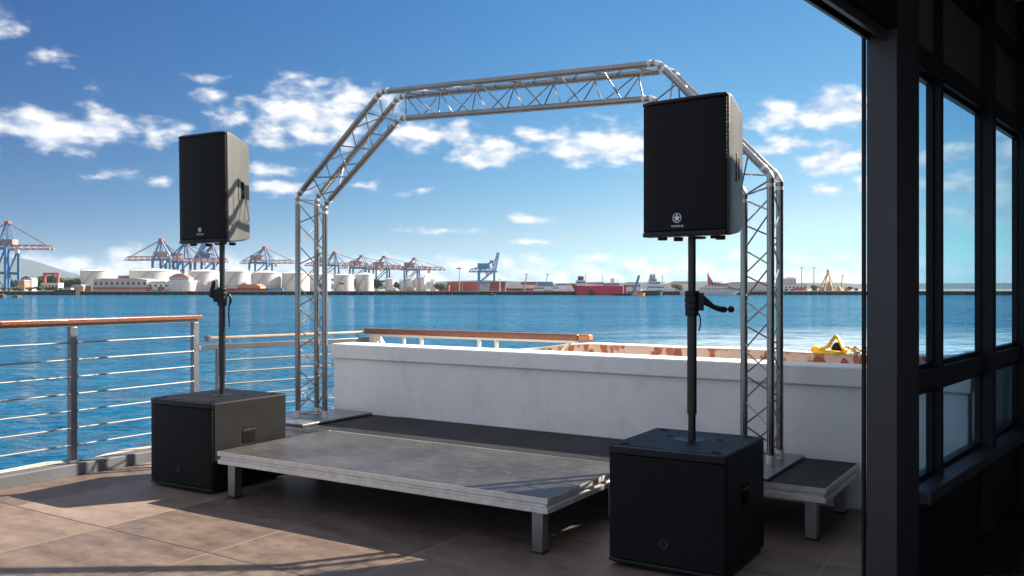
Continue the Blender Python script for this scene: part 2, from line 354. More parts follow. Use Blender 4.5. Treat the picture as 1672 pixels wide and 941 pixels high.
def m_water():
    m = bpy.data.materials.new('harbour water'); m.use_nodes = True
    nt = m.node_tree; N = nt.nodes; L = nt.links; p = N['Principled BSDF']
    tc = N.new('ShaderNodeTexCoord')
    def noise(sc, det, ro, st, rot=0.0, color=False):
        mp = N.new('ShaderNodeMapping'); mp.inputs['Scale'].default_value = st; mp.inputs['Rotation'].default_value = (0, 0, rot)
        L.new(tc.outputs['Object'], mp.inputs[0])
        n = N.new('ShaderNodeTexNoise'); n.inputs['Scale'].default_value = sc; n.inputs['Detail'].default_value = det; n.inputs['Roughness'].default_value = ro
        L.new(mp.outputs[0], n.inputs['Vector']); return n.outputs['Color' if color else 'Fac']
    def mth(op, a, b=None, c=None, clamp=False):
        n = N.new('ShaderNodeMath'); n.operation = op; n.use_clamp = clamp
        for i, x in enumerate((a, b, c)):
            if x is None: continue
            if isinstance(x, (int, float)): n.inputs[i].default_value = x
            else: L.new(x, n.inputs[i])
        return n.outputs[0]
    # wave slopes from several sizes of ripple, written straight into the normal so that far water stays rough
    def vm(op, x, y):
        n = N.new('ShaderNodeVectorMath'); n.operation = op
        for i, q in enumerate((x, y)):
            if isinstance(q, tuple): n.inputs[i].default_value = q
            else: L.new(q, n.inputs[i])
        return n.outputs[0]
    acc = None
    for (sc, det, ro, st, rot, amp) in ((.028, 4, .6, (1, 2.6, 1), .1, .25), (.12, 4, .6, (1, 2.4, 1), .2, .75), (.55, 4, .6, (1, 2.0, 1), -.12, 1.05), (1.3, 5, .7, (1, 1.7, 1), .3, 1.7)):
        q = vm('MULTIPLY', vm('SUBTRACT', noise(sc, det, ro, st, rot, True), (.5, .5, .5)), (amp * 1.0, amp * 1.35, 0.0))
        acc = q if acc is None else vm('ADD', acc, q)
    nn = N.new('ShaderNodeVectorMath'); nn.operation = 'NORMALIZE'; L.new(vm('ADD', acc, (0, 0, 1.0)), nn.inputs[0])
    N.remove(p); out = [q for q in N if q.type == 'OUTPUT_MATERIAL'][0]
    df = N.new('ShaderNodeBsdfDiffuse'); gl = N.new('ShaderNodeBsdfGlossy'); gl.inputs['Roughness'].default_value = .08
    fr = N.new('ShaderNodeFresnel'); fr.inputs['IOR'].default_value = 1.33
    for q in (df, gl, fr): L.new(nn.outputs[0], q.inputs['Normal'])
    ms = N.new('ShaderNodeMixShader'); L.new(mth('MINIMUM', fr.outputs[0], .42), ms.inputs[0]); L.new(df.outputs[0], ms.inputs[1]); L.new(gl.outputs[0], ms.inputs[2]); L.new(ms.outputs[0], out.inputs[0])
    # body colour: deep blue with wind streaks; pale foam over the shallows close behind the wall
    big = noise(.006, 5, .6, (1, 4.5, 1), .05); r = N.new('ShaderNodeMapRange'); r.inputs[1].default_value = .35; r.inputs[2].default_value = .68; L.new(big, r.inputs[0])
    mx = N.new('ShaderNodeMix'); mx.data_type = 'RGBA'; mx.inputs[6].default_value = (.004, .070, .145, 1); mx.inputs[7].default_value = (.008, .115, .215, 1); L.new(r.outputs[0], mx.inputs[0])
    sp = N.new('ShaderNodeSeparateXYZ'); L.new(tc.outputs['Object'], sp.inputs[0])
    def ramp(x, a, b_):
        q = N.new('ShaderNodeMapRange'); q.interpolation_type = 'SMOOTHSTEP'; q.inputs[1].default_value = a; q.inputs[2].default_value = b_; L.new(x, q.inputs[0]); return q.outputs[0]
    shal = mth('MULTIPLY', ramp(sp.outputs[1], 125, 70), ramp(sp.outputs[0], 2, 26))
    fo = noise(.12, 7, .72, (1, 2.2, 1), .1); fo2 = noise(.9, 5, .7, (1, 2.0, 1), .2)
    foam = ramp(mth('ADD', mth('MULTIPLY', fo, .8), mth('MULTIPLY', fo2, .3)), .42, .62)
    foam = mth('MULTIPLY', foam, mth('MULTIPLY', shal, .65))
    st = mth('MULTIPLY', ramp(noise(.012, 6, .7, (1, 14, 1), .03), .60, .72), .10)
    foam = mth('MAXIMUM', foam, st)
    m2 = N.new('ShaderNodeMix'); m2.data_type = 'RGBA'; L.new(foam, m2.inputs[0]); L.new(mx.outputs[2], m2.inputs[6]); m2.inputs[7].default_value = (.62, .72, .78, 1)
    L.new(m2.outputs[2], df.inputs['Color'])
    return m
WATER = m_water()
def m_seawall():
    m = bpy.data.materials.new('old seawall of terracotta stones in pale mortar'); m.use_nodes = True
    nt = m.node_tree; N = nt.nodes; L = nt.links; p = N['Principled BSDF']; p.inputs['Roughness'].default_value = .85
    tc = N.new('ShaderNodeTexCoord'); mp = N.new('ShaderNodeMapping'); mp.inputs['Scale'].default_value = (1.9, .05, 1.25); L.new(tc.outputs['Object'], mp.inputs[0])
    nz = N.new('ShaderNodeTexNoise'); nz.inputs['Scale'].default_value = 7; nz.inputs['Detail'].default_value = 4; L.new(mp.outputs[0], nz.inputs['Vector'])
    ad = N.new('ShaderNodeMix'); ad.data_type = 'RGBA'; ad.blend_type = 'LINEAR_LIGHT'; ad.inputs[0].default_value = .07; L.new(mp.outputs[0], ad.inputs[6]); L.new(nz.outputs['Color'], ad.inputs[7])
    vc = N.new('ShaderNodeTexVoronoi'); vc.inputs['Scale'].default_value = 6.2; vc.inputs['Randomness'].default_value = .85; L.new(ad.outputs[2], vc.inputs['Vector'])
    sp = N.new('ShaderNodeSeparateColor'); L.new(vc.outputs['Color'], sp.inputs[0])
    thr = N.new('ShaderNodeMapRange'); thr.inputs[3].default_value = .36; thr.inputs[4].default_value = .66; L.new(sp.outputs[0], thr.inputs[0])
    d = N.new('ShaderNodeMath'); d.operation = 'SUBTRACT'; L.new(thr.outputs[0], d.inputs[0]); L.new(vc.outputs['Distance'], d.inputs[1])
    r = N.new('ShaderNodeMapRange'); r.inputs[1].default_value = -.03; r.inputs[2].default_value = .05; L.new(d.outputs[0], r.inputs[0])
    st = N.new('ShaderNodeMix'); st.data_type = 'RGBA'; st.inputs[6].default_value = (.28, .085, .04, 1); st.inputs[7].default_value = (.45, .19, .10, 1); L.new(sp.outputs[1], st.inputs[0])
    mo = N.new('ShaderNodeMix'); mo.data_type = 'RGBA'; mo.inputs[6].default_value = (.52, .36, .28, 1); mo.inputs[7].default_value = (.68, .53, .44, 1); L.new(nz.outputs['Fac'], mo.inputs[0])
    mx = N.new('ShaderNodeMix'); mx.data_type = 'RGBA'; L.new(r.outputs[0], mx.inputs[0]); L.new(mo.outputs[2], mx.inputs[6]); L.new(st.outputs[2], mx.inputs[7])
    L.new(mx.outputs[2], p.inputs['Base Color'])
    b = N.new('ShaderNodeBump'); b.inputs['Strength'].default_value = .6; b.inputs['Distance'].default_value = .02; L.new(nz.outputs['Fac'], b.inputs['Height']); L.new(b.outputs[0], p.inputs['Normal'])
    return m
SEAWALL = m_seawall()
COPING = mat('pale weathered coping', (.80, .76, .70), .8, 0, .1, 6, .3, 30)
LEDGE = mat('sandy stone ledge', (.50, .41, .32), .85, 0, .35, 3, .6, 10)
KERB = mat('grey concrete kerb', (.075, .08, .09), .7, 0, .2, 2.5, .2, 40)
FRAME = mat('dark anodised window frame', (.007, .007, .008), .42, .0, .15, 6, spec=.3)
COLM = mat('dark grey coated column', (.035, .035, .040), .42, .2, .12, 4, .04, 60)
PANEL = mat('smoked brown panel', (.12, .095, .075), .35, 0, .25, 1.2)
INNER = mat('dull interior finish', (.20, .19, .18), .7, 0, .1, 3)
IFLOOR = mat('polished dark interior floor', (.030, .022, .017), .26, 0, .4, 2.0, .06, 12, rvary=.1)
def m_glass():
    m = bpy.data.materials.new('tinted window glass'); m.use_nodes = True
    nt = m.node_tree; N = nt.nodes; L = nt.links
    for n in list(N): N.remove(n)
    out = N.new('ShaderNodeOutputMaterial'); t = N.new('ShaderNodeBsdfTransparent'); t.inputs[0].default_value = (.74, .90, .98, 1)
    g = N.new('ShaderNodeBsdfGlossy'); g.inputs['Roughness'].default_value = .005; g.inputs[0].default_value = (.9, .95, .95, 1)
    fr = N.new('ShaderNodeFresnel'); fr.inputs['IOR'].default_value = 1.45
    mx = N.new('ShaderNodeMixShader'); ge = N.new('ShaderNodeNewGeometry'); bf = N.new('ShaderNodeMath'); bf.operation = 'SUBTRACT'; bf.inputs[0].default_value = 1.0; L.new(ge.outputs['Backfacing'], bf.inputs[1]); mu = N.new('ShaderNodeMath'); mu.operation = 'MULTIPLY'; L.new(fr.outputs[0], mu.inputs[0]); L.new(bf.outputs[0], mu.inputs[1]); L.new(mu.outputs[0], mx.inputs[0]); L.new(t.outputs[0], mx.inputs[1]); L.new(g.outputs[0], mx.inputs[2]); L.new(mx.outputs[0], out.inputs[0])
    return m
GLASS = m_glass()

# ------------------------------------------------------------------ layout frames
D = Vector((.844, -.537, 0)).normalized(); Nn = Vector((.537, .844, 0)).normalized()
TH = math.atan2(D.y, D.x)
def W(a, b, z=0.0): return D * a + Nn * b + Vector((0, 0, z))
def P(x, y, Y): return Vector(((x - 836) / F * Y, Y, CH - (y - 470.5) / F * Y))
WZ = -3.5                                # water level
QZ = -1.25                               # quay and land level on the far shore

# ------------------------------------------------------------------ setting
# water: one sheet to the horizon
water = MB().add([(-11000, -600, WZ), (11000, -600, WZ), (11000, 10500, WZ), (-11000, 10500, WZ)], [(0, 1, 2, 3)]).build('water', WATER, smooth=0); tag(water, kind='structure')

# terrace slab, local axes along the wall and towards the sea
L0 = Vector((-2.87, 8.42, 0)); L1 = Vector((-1.50, 9.68, 0))
RD = Vector((.55, .835, 0)).normalized(); RP = Vector((-3.57, 7.21, 0))
Rn = Vector((-RD.y, RD.x, 0))            # towards the sea
def rail(s, off=0.0, z=0.0): return RP + RD * s + Rn * off + Vector((0, 0, z))
S_END = 1.17
te = bpy.data.objects  # noqa
def slab(name, pts, z0, z1, m, rz=TH):
    c = Matrix.Rotation(-rz, 4, 'Z')
    loc = [(c @ Vector((p[0], p[1], 0))) for p in pts]
    o = MB().prism([(p.x, p.y) for p in loc], z0, z1).build(name, m, smooth=0); o.rotation_euler = (0, 0, rz); return o
F0 = Vector((2.164, 4.62, 0)); FA = math.atan2(.768, .64)
Fd = Vector((math.cos(FA), math.sin(FA), 0)); Fo = Vector((-Fd.y, Fd.x, 0))
def FB(k, y=0.0, z=0.0): return F0 + Fd * k + Fo * y + Vector((0, 0, z))
pts = [rail(-9, -.12), rail(S_END + .05, -.12), L0 + Vector((.06, -.05, 0)), L1 + Vector((.1, -.12, 0)), W(3.4, 7.9), FB(4.6, .0), FB(4.6, -4.3), FB(-13, -9)]
tag(slab('terrace_floor', pts, -.35, 0.0, TILES), kind='structure')
tag(slab('interior_floor', [FB(-.9, -.002), FB(2.75, -.002), FB(2.75, -4.2), FB(-.9, -4.2)], -.35, .004, IFLOOR, FA), kind='structure')

# kerb along the railing and the sandy stone ledge outside it
kb = MB(); kb.beam(rail(-9, -.06, .045), rail(S_END + .1, -.06, .045), .15, .10)
kb.beam(L0 + Vector((-.02, .0, .045)), L1 + Vector((.02, .02, .045)), .15, .10)
tag(kb.build('kerb', KERB, bevel=.008), kind='structure')
lm = MB(); rg = random.Random(3)
inner = [rail(-9 + i * .35, .02) for i in range(30)] + [L0 + (L1 - L0) * (i / 5) + Rn * .08 for i in range(6)]
vs = []; fs = []
for i, p in enumerate(inner):
    wv = .50 + rg.uniform(-.09, .09)
    vs += [p + Vector((0, 0, -.25)), p + Vector((0, 0, .012)), p + Rn * wv + Vector((0, 0, -.01 + rg.uniform(-.02, .02))), p + Rn * (wv + .06) + Vector((0, 0, -4.2))]
for i in range(len(inner) - 1):
    for j in range(3): a = i * 4 + j; fs.append((a, a + 4, a + 5, a + 1))
lm.add(vs, fs); tag(lm.build('stone_ledge', LEDGE, smooth=40), kind='structure')

# ------------------------------------------------------------------ white wall
wt = thing('parapet_wall', 'long white rendered parapet wall with flat coping behind the stage', 'wall', W(-6.055, 6.29), TH)
wm = MB().box(0, 5.475, 0.02, .26, 0, .825); wall = wm.build('wall_face', PLASTER, wt, bevel=.01)
MB().box(-.012, 5.495, -.012, .30, .827, .965).build('coping', PLASTER, wt, bevel=.012)

wr = thing('parapet_wall', 'short white rendered parapet return seen through the dark window frames', 'wall', FB(1.62, .10), FA)
MB().box(0, 1.3, 0, .22, 0, .825).build('wall_face', PLASTER, wr, bevel=.01); MB().box(-.012, 1.3, -.012, .24, .827, .962).build('coping', PLASTER, wr, bevel=.012)
# seawall beyond, with a pale coping
sw = thing('seawall', 'low old seawall of terracotta stones set in pale mortar beyond the white parapet', 'wall', W(-4.95, 7.75), TH)
sg = random.Random(11); prof = []
top = []; x = 0.0
while x < 4.6:
    top.append((x, .946 + sg.uniform(-.008, .008) - (.10 * max(0, 1 - x / .9)))); x += .3
poly = [(0, -.4)] + [] ; ring_f = [(x, z) for x, z in top]
mb = MB(); vs = []; fs = []
for (x, z) in top:
    vs += [(x, 0, -.6), (x, sg.uniform(-.01, .01), z), (x, .19, z), (x, .24, -4.3)]
for i in range(len(top) - 1):
    for j in range(3): a = i * 4 + j; fs.append((a, a + 1, a + 5, a + 4))
fs.append((0, 3, 2, 1)); n = len(vs); fs.append((n - 4, n - 3, n - 2, n - 1))
mb.add(vs, fs).build('stone_face', SEAWALL, sw)
vs = []; fs = []
for (x, z) in top:
    o1 = sg.uniform(-.02, .005); h = sg.uniform(.008, .015)
    vs += [(x, o1, z + .002), (x, o1, z + h), (x, .20, z + h), (x, .20, z + .002)]
for i in range(len(top) - 1):
    for j in range(4): a = i * 4 + j; b = i * 4 + (j + 1) % 4; fs.append((a, b, b + 4, a + 4))
fs += [(0, 3, 2, 1), (len(vs) - 4, len(vs) - 3, len(vs) - 2, len(vs) - 1)]
MB().add(vs, fs).build('coping', COPING, sw)

# ------------------------------------------------------------------ glazed building (the camera looks out from inside it)
bd = thing('glazed_building', 'dark framed glass building front standing beside the terrace', 'building', F0, FA)
def HZ(k): return 3.20 + .19 * max(0.0, k - .42)          # the roof climbs gently away from the viewer
def fb(name, m, *a, bevel=.004): return MB().box(*a).build(name, m, bd, bevel=bevel)
fb('column', COLM, -.793, -.45, -.08, .054, 0, HZ(-.8))
fb('column_trim', FRAME, -.80, -.775, .0595, .075, 0, 2.78)
MB().box(-2.6, -.796, -.08, .040, 2.66, 3.198).build('header', FRAME, bd)
MB().box(-2.6, -.796, .043, .058, 2.63, 2.70).box(-2.6, -.796, -.04, -.02, 2.61, 2.657).build('header_track', COLM, bd)
fb('transom', FRAME, -.447, 2.72, -.05, .016, 2.58, 2.69)
fb('transom', FRAME, -.447, 2.72, -.05, .016, 3.10, 3.19)
fb('transom', FRAME, -.447, 2.72, -.05, .016, .99, 1.09)
for (k0, k1, yi) in ((.04, .085, -.055), (1.10, 1.175, -.085), (2.20, 2.28, -.09)):
    fb('mullion', FRAME, k0, k1, yi, .018, .0, HZ(k0) - .01)
MB().box(-.447, 2.72, -.13, .07, .47, .53).build('sill', COLM, bd, bevel=.006)
fb('base_panel', FRAME, -.447, 2.72, -.02, .03, 0, .468)
segs_ = ((-.447, .038), (.087, 1.098), (1.177, 2.198), (2.282, 2.72))
for (k0, k1) in segs_:
    for (z0, z1) in ((.532, .988), (1.092, 2.578)):
        fr = MB(); t = .024
        fr.box(k0, k0 + t, -.018, .014, z0, z1).box(k1 - t, k1, -.018, .014, z0, z1).box(k0 + t, k1 - t, -.018, .014, z1 - t, z1).box(k0 + t, k1 - t, -.018, .014, z0, z0 + t)
        w_ = fr.build('window', FRAME, bd)
        MB().box(k0 + t + .001, k1 - t - .001, -.008, .0, z0 + t + .001, z1 - t - .001).build('glass_pane', GLASS, w_, smooth=0)
    fb('upper_panel', PANEL, k0, k1, -.015, .015, 2.692, 3.098)
    MB().prism([(k0, 3.192), (k1, 3.192), (k1, HZ(k1) - .005), (k0, max(3.2, HZ(k0) - .005))], -.015, .015, axis='y').build('upper_panel', PANEL, bd)
MB().prism([(-2.6, 3.2), (.42, 3.2), (2.75, HZ(2.75)), (2.75, HZ(2.75) + .07), (.42, 3.27), (-2.6, 3.27)], -4.2, .06, axis='y').build('roof', INNER, bd)
MB().prism([(2.722, 0), (2.75, 0), (2.75, HZ(2.75) - .002), (2.722, HZ(2.722) - .002)], -4.2, .03, axis='y').build('end_wall', INNER, bd)
MB().prism([(-2.6, 0), (2.72, 0), (2.72, HZ(2.72) - .003), (.42, 3.197), (-2.6, 3.197)], -4.2, -4.1, axis='y').build('rear_wall', INNER, bd)
# added block out of view, keeps the sun off the right foreground
shade_blk = thing('sun_blocker', 'plain white block out of view, added to shade the right of the terrace', 'building', FB(2.76), FA)
MB().box(0, 1.8, -3.0, -.02, 0, 2.92).build('blocker_wall', PLASTER, shade_blk); MB().box(.0, 1.86, -3.05, .02, 2.922, 3.0).build('blocker_top', INNER, shade_blk)

# ------------------------------------------------------------------ railings
r1 = thing('railing', 'tall grey steel railing with reddish hardwood handrail on the left edge', 'railing', rail(0), 0)
POSTS = [-5.2, -2.6, 0.0, S_END]
for s in POSTS:
    m_ = MB(); b0 = rail(s, 0, .096); t0 = rail(s, 0, 1.185)
    m_.beam(b0, t0, .05, .06, up=RD); m_.build('post', STEEL, r1, bevel=.004, world=True)
    MB().beam(rail(s, 0, .095), rail(s, 0, .107), .11, .11, up=RD).build('foot_plate', STEEL, r1, bevel=.002, world=True)
for i in range(7):
    z = .226 + i * .1385
    for s0, s1 in zip(POSTS[:-1], POSTS[1:]):
        MB().tube(rail(s0 + .028, -.012, z), rail(s1 - .028, -.012, z), .0068, 8).build('bar', BRUSH, r1, world=True)
        for s_ in (s0 + .03, s1 - .036): MB().tube(rail(s_, -.012, z), rail(s_ + .008, -.012, z), .014, 8).build('bar_ferrule', STEEL, r1, world=True)
MB().beam(rail(POSTS[0], 0, 1.198), rail(S_END + .02, 0, 1.198), .045, .022).build('top_bar', STEEL, r1, world=True)
MB().beam(rail(POSTS[0], 0, 1.232), rail(S_END + .06, 0, 1.232), .085, .042).build('handrail', WOOD, r1, bevel=.01, world=True)

def lr(t, off=0.0, z=0.0):
    d = (L1 - L0); n_ = Vector((-d.y, d.x, 0)).normalized()
    return L0 + d * t + n_ * off + Vector((0, 0, z))
r2 = thing('railing', 'lower grey steel railing running behind the left subwoofer to the wall end', 'railing', L0, 0)
for t in (0.05, .98):
    MB().beam(lr(t, 0, .096), lr(t, 0, .915), .05, .05, up=(L1 - L0)).build('post', STEEL, r2, bevel=.004, world=True)
MB().beam(lr(-.05, 0, .94), lr(1.0, 0, .94), .045, .05).build('top_bar', STEEL, r2, bevel=.004, world=True)
MB().beam(rail(S_END, 0, .94) + RD * .03, lr(-.052, 0, .94), .04, .045).build('link_bar', STEEL, r2, bevel=.004, world=True)
for i in range(6):
    z = .235 + i * .1145
    MB().tube(lr(.07, 0, z), lr(.965, 0, z), .008, 8).build('bar', BRUSH, r2, world=True)
for t in (.12, .5, .9):
    MB().tube(lr(t, .02, .962), lr(t, .07, 1.005), .007, 6).build('bracket', BRUSH, r2, world=True)
MB().beam(lr(.02, .08, 1.02), lr(1.01, .08, 1.02), .05, .026).build('handrail', WOODL, r2, bevel=.008, world=True)
MB().beam(lr(.0, .08, 1.018), lr(.018, .08, 1.018), .075, .055).build('end_cap', STEEL, r2, bevel=.004, world=True)

C0 = P(598, 543, 9.66); C0.z = 1.035; C1 = P(965, 551, 8.30); C1.z = 1.035
r3 = thing('railing', 'dark hardwood topped railing on slim pale posts between the white wall and the sea', 'railing', (C0.x, C0.y, 0), 0)
dd = (C1 - C0).normalized()
MB().beam(C0, C0 + (C1 - C0) * .955, .09, .06).build('handrail', WOOD, r3, bevel=.012, world=True)
MB().beam(C0 + (C1 - C0) * .957, C1, .09, .058).build('handrail_end', mat('fresh orange hardwood', (.42, .15, .05), .4, 0, .2, 8), r3, bevel=.012, world=True)
CREAM = mat('cream painted steel', (.62, .55, .46), .5, 0, .1, 10)
MB().beam(C0 + dd * .1 + V(0, 0, -.043), C1 - dd * .15 + V(0, 0, -.043), .05, .022).build('under_rail', CREAM, r3, world=True)
for x in (663, 692, 787, 815):
    t = (x - 598) / 367.0; t = t * 1.13 / (1 + .13 * t)
    p = C0 + (C1 - C0) * t
    MB().beam(V(p.x, p.y, .0), V(p.x - .012, p.y, .98), .028, .028, up=dd).build('post', CREAM, r3, world=True)
for x, sx in ((.10, -1), (.16, 1), (2.47, -1)):
    p = C0 + dd * x
    MB().beam(p + V(0, 0, -.05), p + dd * (.30 * sx) + V(0, 0, -.42), .05, .03).build('brace', CREAM, r3, world=True)
MB().beam(V(*(C0 + dd * .13).xy, 0), C0 + dd * .13 + V(0, 0, -.055), .05, .05, up=dd).build('corner_post', CREAM, r3, world=True)

# ------------------------------------------------------------------ stage decks
def deck(label, a0, a1, b0, b1, legs, top=.33, board=DECK, origin=None, rz=TH, parts_board=1):
    if origin is None: origin = W(a0, b0); w, d = a1 - a0, b1 - b0
    else: w, d = a1, b1
    t = thing('stage_deck', label, 'stage deck', origin, rz, 'aluminium framed stage decks')
    # edge frame: profile with two lips and a groove between them
    pr = [(.0, -.0205), (.0, -.034), (.016, -.040), (.016, -.056), (.002, -.060), (.002, -.090), (.045, -.090), (.045, -.0205)]
    def ring(ins): return ins
    fm = MB(); rings = []
    for (o, z) in pr:
        rings.append([Vector((o, o, top + z)), Vector((w - o, o, top + z)), Vector((w - o, d - o, top + z)), Vector((o, d - o, top + z))])
    rings.append(rings[0]); fm.loft(rings, caps=False)
    fm.build('edge_frame', ALUR, t, bevel=.0015)
    nz = MB(); nz.box(0, w, .0, .0035, top - .020, top - .0015).box(0, .0035, .0036, d, top - .020, top - .0015).box(w - .0035, w, .0036, d, top - .020, top - .0015); nz.build('edge_nosing', ALUR, t)
    n = parts_board
    for i in range(n):
        MB().box(.004 + (w - .008) * i / n + (.001 if i else 0), .004 + (w - .008) * (i + 1) / n - (.001 if i < n - 1 else 0), .004, d - .002, top - .014, top + .0).build('deck_board', board, t, bevel=.001)
    for (lx, ly) in legs:
        lg = MB().box(lx, lx + .07, ly, ly + .07, .012, top - .088).build('leg', ALUP, t, bevel=.003)
        MB().box(lx - .002, lx + .072, ly - .002, ly + .072, 0, .012).build('leg_foot', RUB, lg)
    return t
uf = Vector((.850, -.527, 0)).normalized()
FLc = Vector((-2.114, 6.370, 0))
deck('broad front stage deck with scuffed grey top and worn silver edge', 0, 2.72, 0, 1.095, ((.075, .03), (2.60, .03), (.075, .9), (2.645, .93)), origin=FLc, rz=math.atan2(uf.y, uf.x))
deck('rear centre stage deck lying along the foot of the white wall', -5.20, -2.20, 5.382, 6.27, ((.05, .05), (2.88, .05), (.05, .75), (2.88, .75)), top=.328, board=DECK_SHADE)
deck('small left stage deck carrying the left truss foot', -6.15, -5.21, 5.37, 6.27, ((.05, .05), (.8, .05), (.05, .75), (.8, .75)), top=.324, board=DECK_SHADE)
deck('small shade-darkened right stage deck carrying the right truss foot', -2.19, -1.24, 5.37, 6.27, ((.06, .05), (.82, .035), (.06, .75), (.82, .78)), top=.326, board=DECK_SHADE)

# ------------------------------------------------------------------ truss arch
e = Vector((.862, -.5066, 0)).normalized(); w_ = Vector((.507, .862, 0)).normalized()
A0 = Vector((-1.905, 7.90, 0)); S = .24
tr = thing('truss_arch', 'tall silver triangular truss arch spanning over the stage', 'truss', A0 + w_ * .12 + V(0, 0, .33), math.atan2(e.y, e.x))
def TP(t, z, off): return A0 + e * t + w_ * off + V(0, 0, z)
PA = [(0, .352), (0, 2.32), (.945, 3.14), (3.39, 3.065), (4.165, 2.235), (4.165, .352)]
PC = [(.208, .352), (.208, 2.235), (1.045, 2.925), (3.30, 2.85), (3.957, 2.15), (3.957, .352)]
chords = [[TP(t, z, 0) for t, z in PA], [TP(t, z, S) for t, z in PA], [TP(t, z, S / 2) for t, z in PC]]
TR = .0245
for ch in chords:
    for i in range(5):
        a, b = ch[i], ch[i + 1]; u = (b - a).normalized()
        s0 = .02 if i else 0; s1 = .02 if i < 4 else 0
        MB().tube(a + u * s0, b - u * s1, TR, 14).build('chord', ALU, tr, world=True)
        # coupler sleeves at the joints
        if i < 4:
            MB().tube(b - u * .075, b - u * .052, TR + .003, 14).build('coupler_ring', ALUR, tr, world=True)
        if i > 0:
            MB().tube(a + u * .052, a + u * .075, TR + .003, 14).build('coupler_ring', ALUR, tr, world=True)
    for i in range(1, 5):
        sp_ = MB(); p = ch[i]; u0 = (ch[i] - ch[i - 1]).normalized(); u1 = (ch[i + 1] - ch[i]).normalized()
        sp_.path([p - u0 * .05, p - u0 * .016, p + u1 * .016, p + u1 * .05], TR - .0008, 12).build('corner_joint', ALUR, tr, world=True)
def lattice(P0, P1, Q0, Q1, n, ph, r=.0056):
    m_ = MB(); pts = []
    for i in range(n + 1):
        f = .03 + .94 * i / n
        pts.append((P0 + (P1 - P0) * f) if (i + ph) % 2 == 0 else (Q0 + (Q1 - Q0) * f))
    for a, b in zip(pts[:-1], pts[1:]):
        u = (b - a).normalized(); m_.tube(a + u * .018, b - u * .018, r, 7)
    return m_
for i in range(5):
    Lg = (chords[0][i + 1] - chords[0][i]).length
    n = max(4, round(Lg / .195))
    for (x, y, ph, nn) in ((0, 1, 0, n), (0, 2, 1, n), (1, 2, 0, n)):
        lattice(chords[x][i], chords[x][i + 1], chords[y][i], chords[y][i + 1], nn, ph).build('lattice', ALU, tr, world=True)
# ties just below each corner and above the feet
for i, f in ((0, .985), (0, .012), (4, .985), (4, .015)):
    q = [c[i] + (c[i + 1] - c[i]) * f for c in chords]
    m_ = MB()
    for a, b in ((0, 1), (1, 2), (2, 0)):
        u = (q[b] - q[a]).normalized(); m_.tube(q[a] + u * .02, q[b] - u * .02, .006, 7)
    m_.build('tie_bar', ALU, tr, world=True)
for (a0, a1) in ((-6.12, -5.50), (-2.14, -1.58)):
    m_ = MB(); M = Matrix.Rotation(TH, 4, 'Z')
    m_.box(a0, a1, 5.36, 6.24, .3305, .350, M).build('base_plate', ALUP, tr, bevel=.004, world=True)
for pts_ in (0, -1):
    for c in chords:
        p = c[pts_]; MB().tube(V(p.x, p.y, .3508), V(p.x, p.y, .41), TR + .004, 14).build('foot_socket', ALUR, tr, world=True)

# ------------------------------------------------------------------ loudspeakers
def ringm(r0, r1, y0, y1, cx, cz, n=28):
    m_ = MB(); rr = []
    for (r, y) in ((r0, y0), (r0, y1), (r1, y1), (r1, y0)):
        rr.append([Vector((cx + r * math.cos(2 * math.pi * k / n), y, cz + r * math.sin(2 * math.pi * k / n))) for k in range(n)])
    rr.append(rr[0]); return m_.loft(rr, caps=False)
def star(cx, cz, ro, ri, y0, y1):
    pl = []
    for k in range(10):
        a = math.pi / 2 + k * math.pi / 5; r = ro if k % 2 == 0 else ri
        pl.append((cx + r * math.cos(a), cz + r * math.sin(a)))
    return MB().prism(pl, y0, y1, axis='y')
def lettering(text, size, parent, cx, y, cz, m, name='lettering'):
    cu = bpy.data.curves.new(name, 'FONT'); cu.body = text; cu.size = size; cu.align_x = 'CENTER'; cu.extrude = .0012
    ob = bpy.data.objects.new(name, cu); col.objects.link(ob)
    dg = bpy.context.evaluated_depsgraph_get(); me = bpy.data.meshes.new_from_object(ob.evaluated_get(dg)); bpy.data.objects.remove(ob)
    me.materials.clear(); me.materials.append(m)
    for v in me.vertices: x_, y_, z_ = v.co; v.co = (x_ + cx, y - z_, y_ + cz)
    o = bpy.data.objects.new(name, me); col.objects.link(o); o.parent = parent; return o

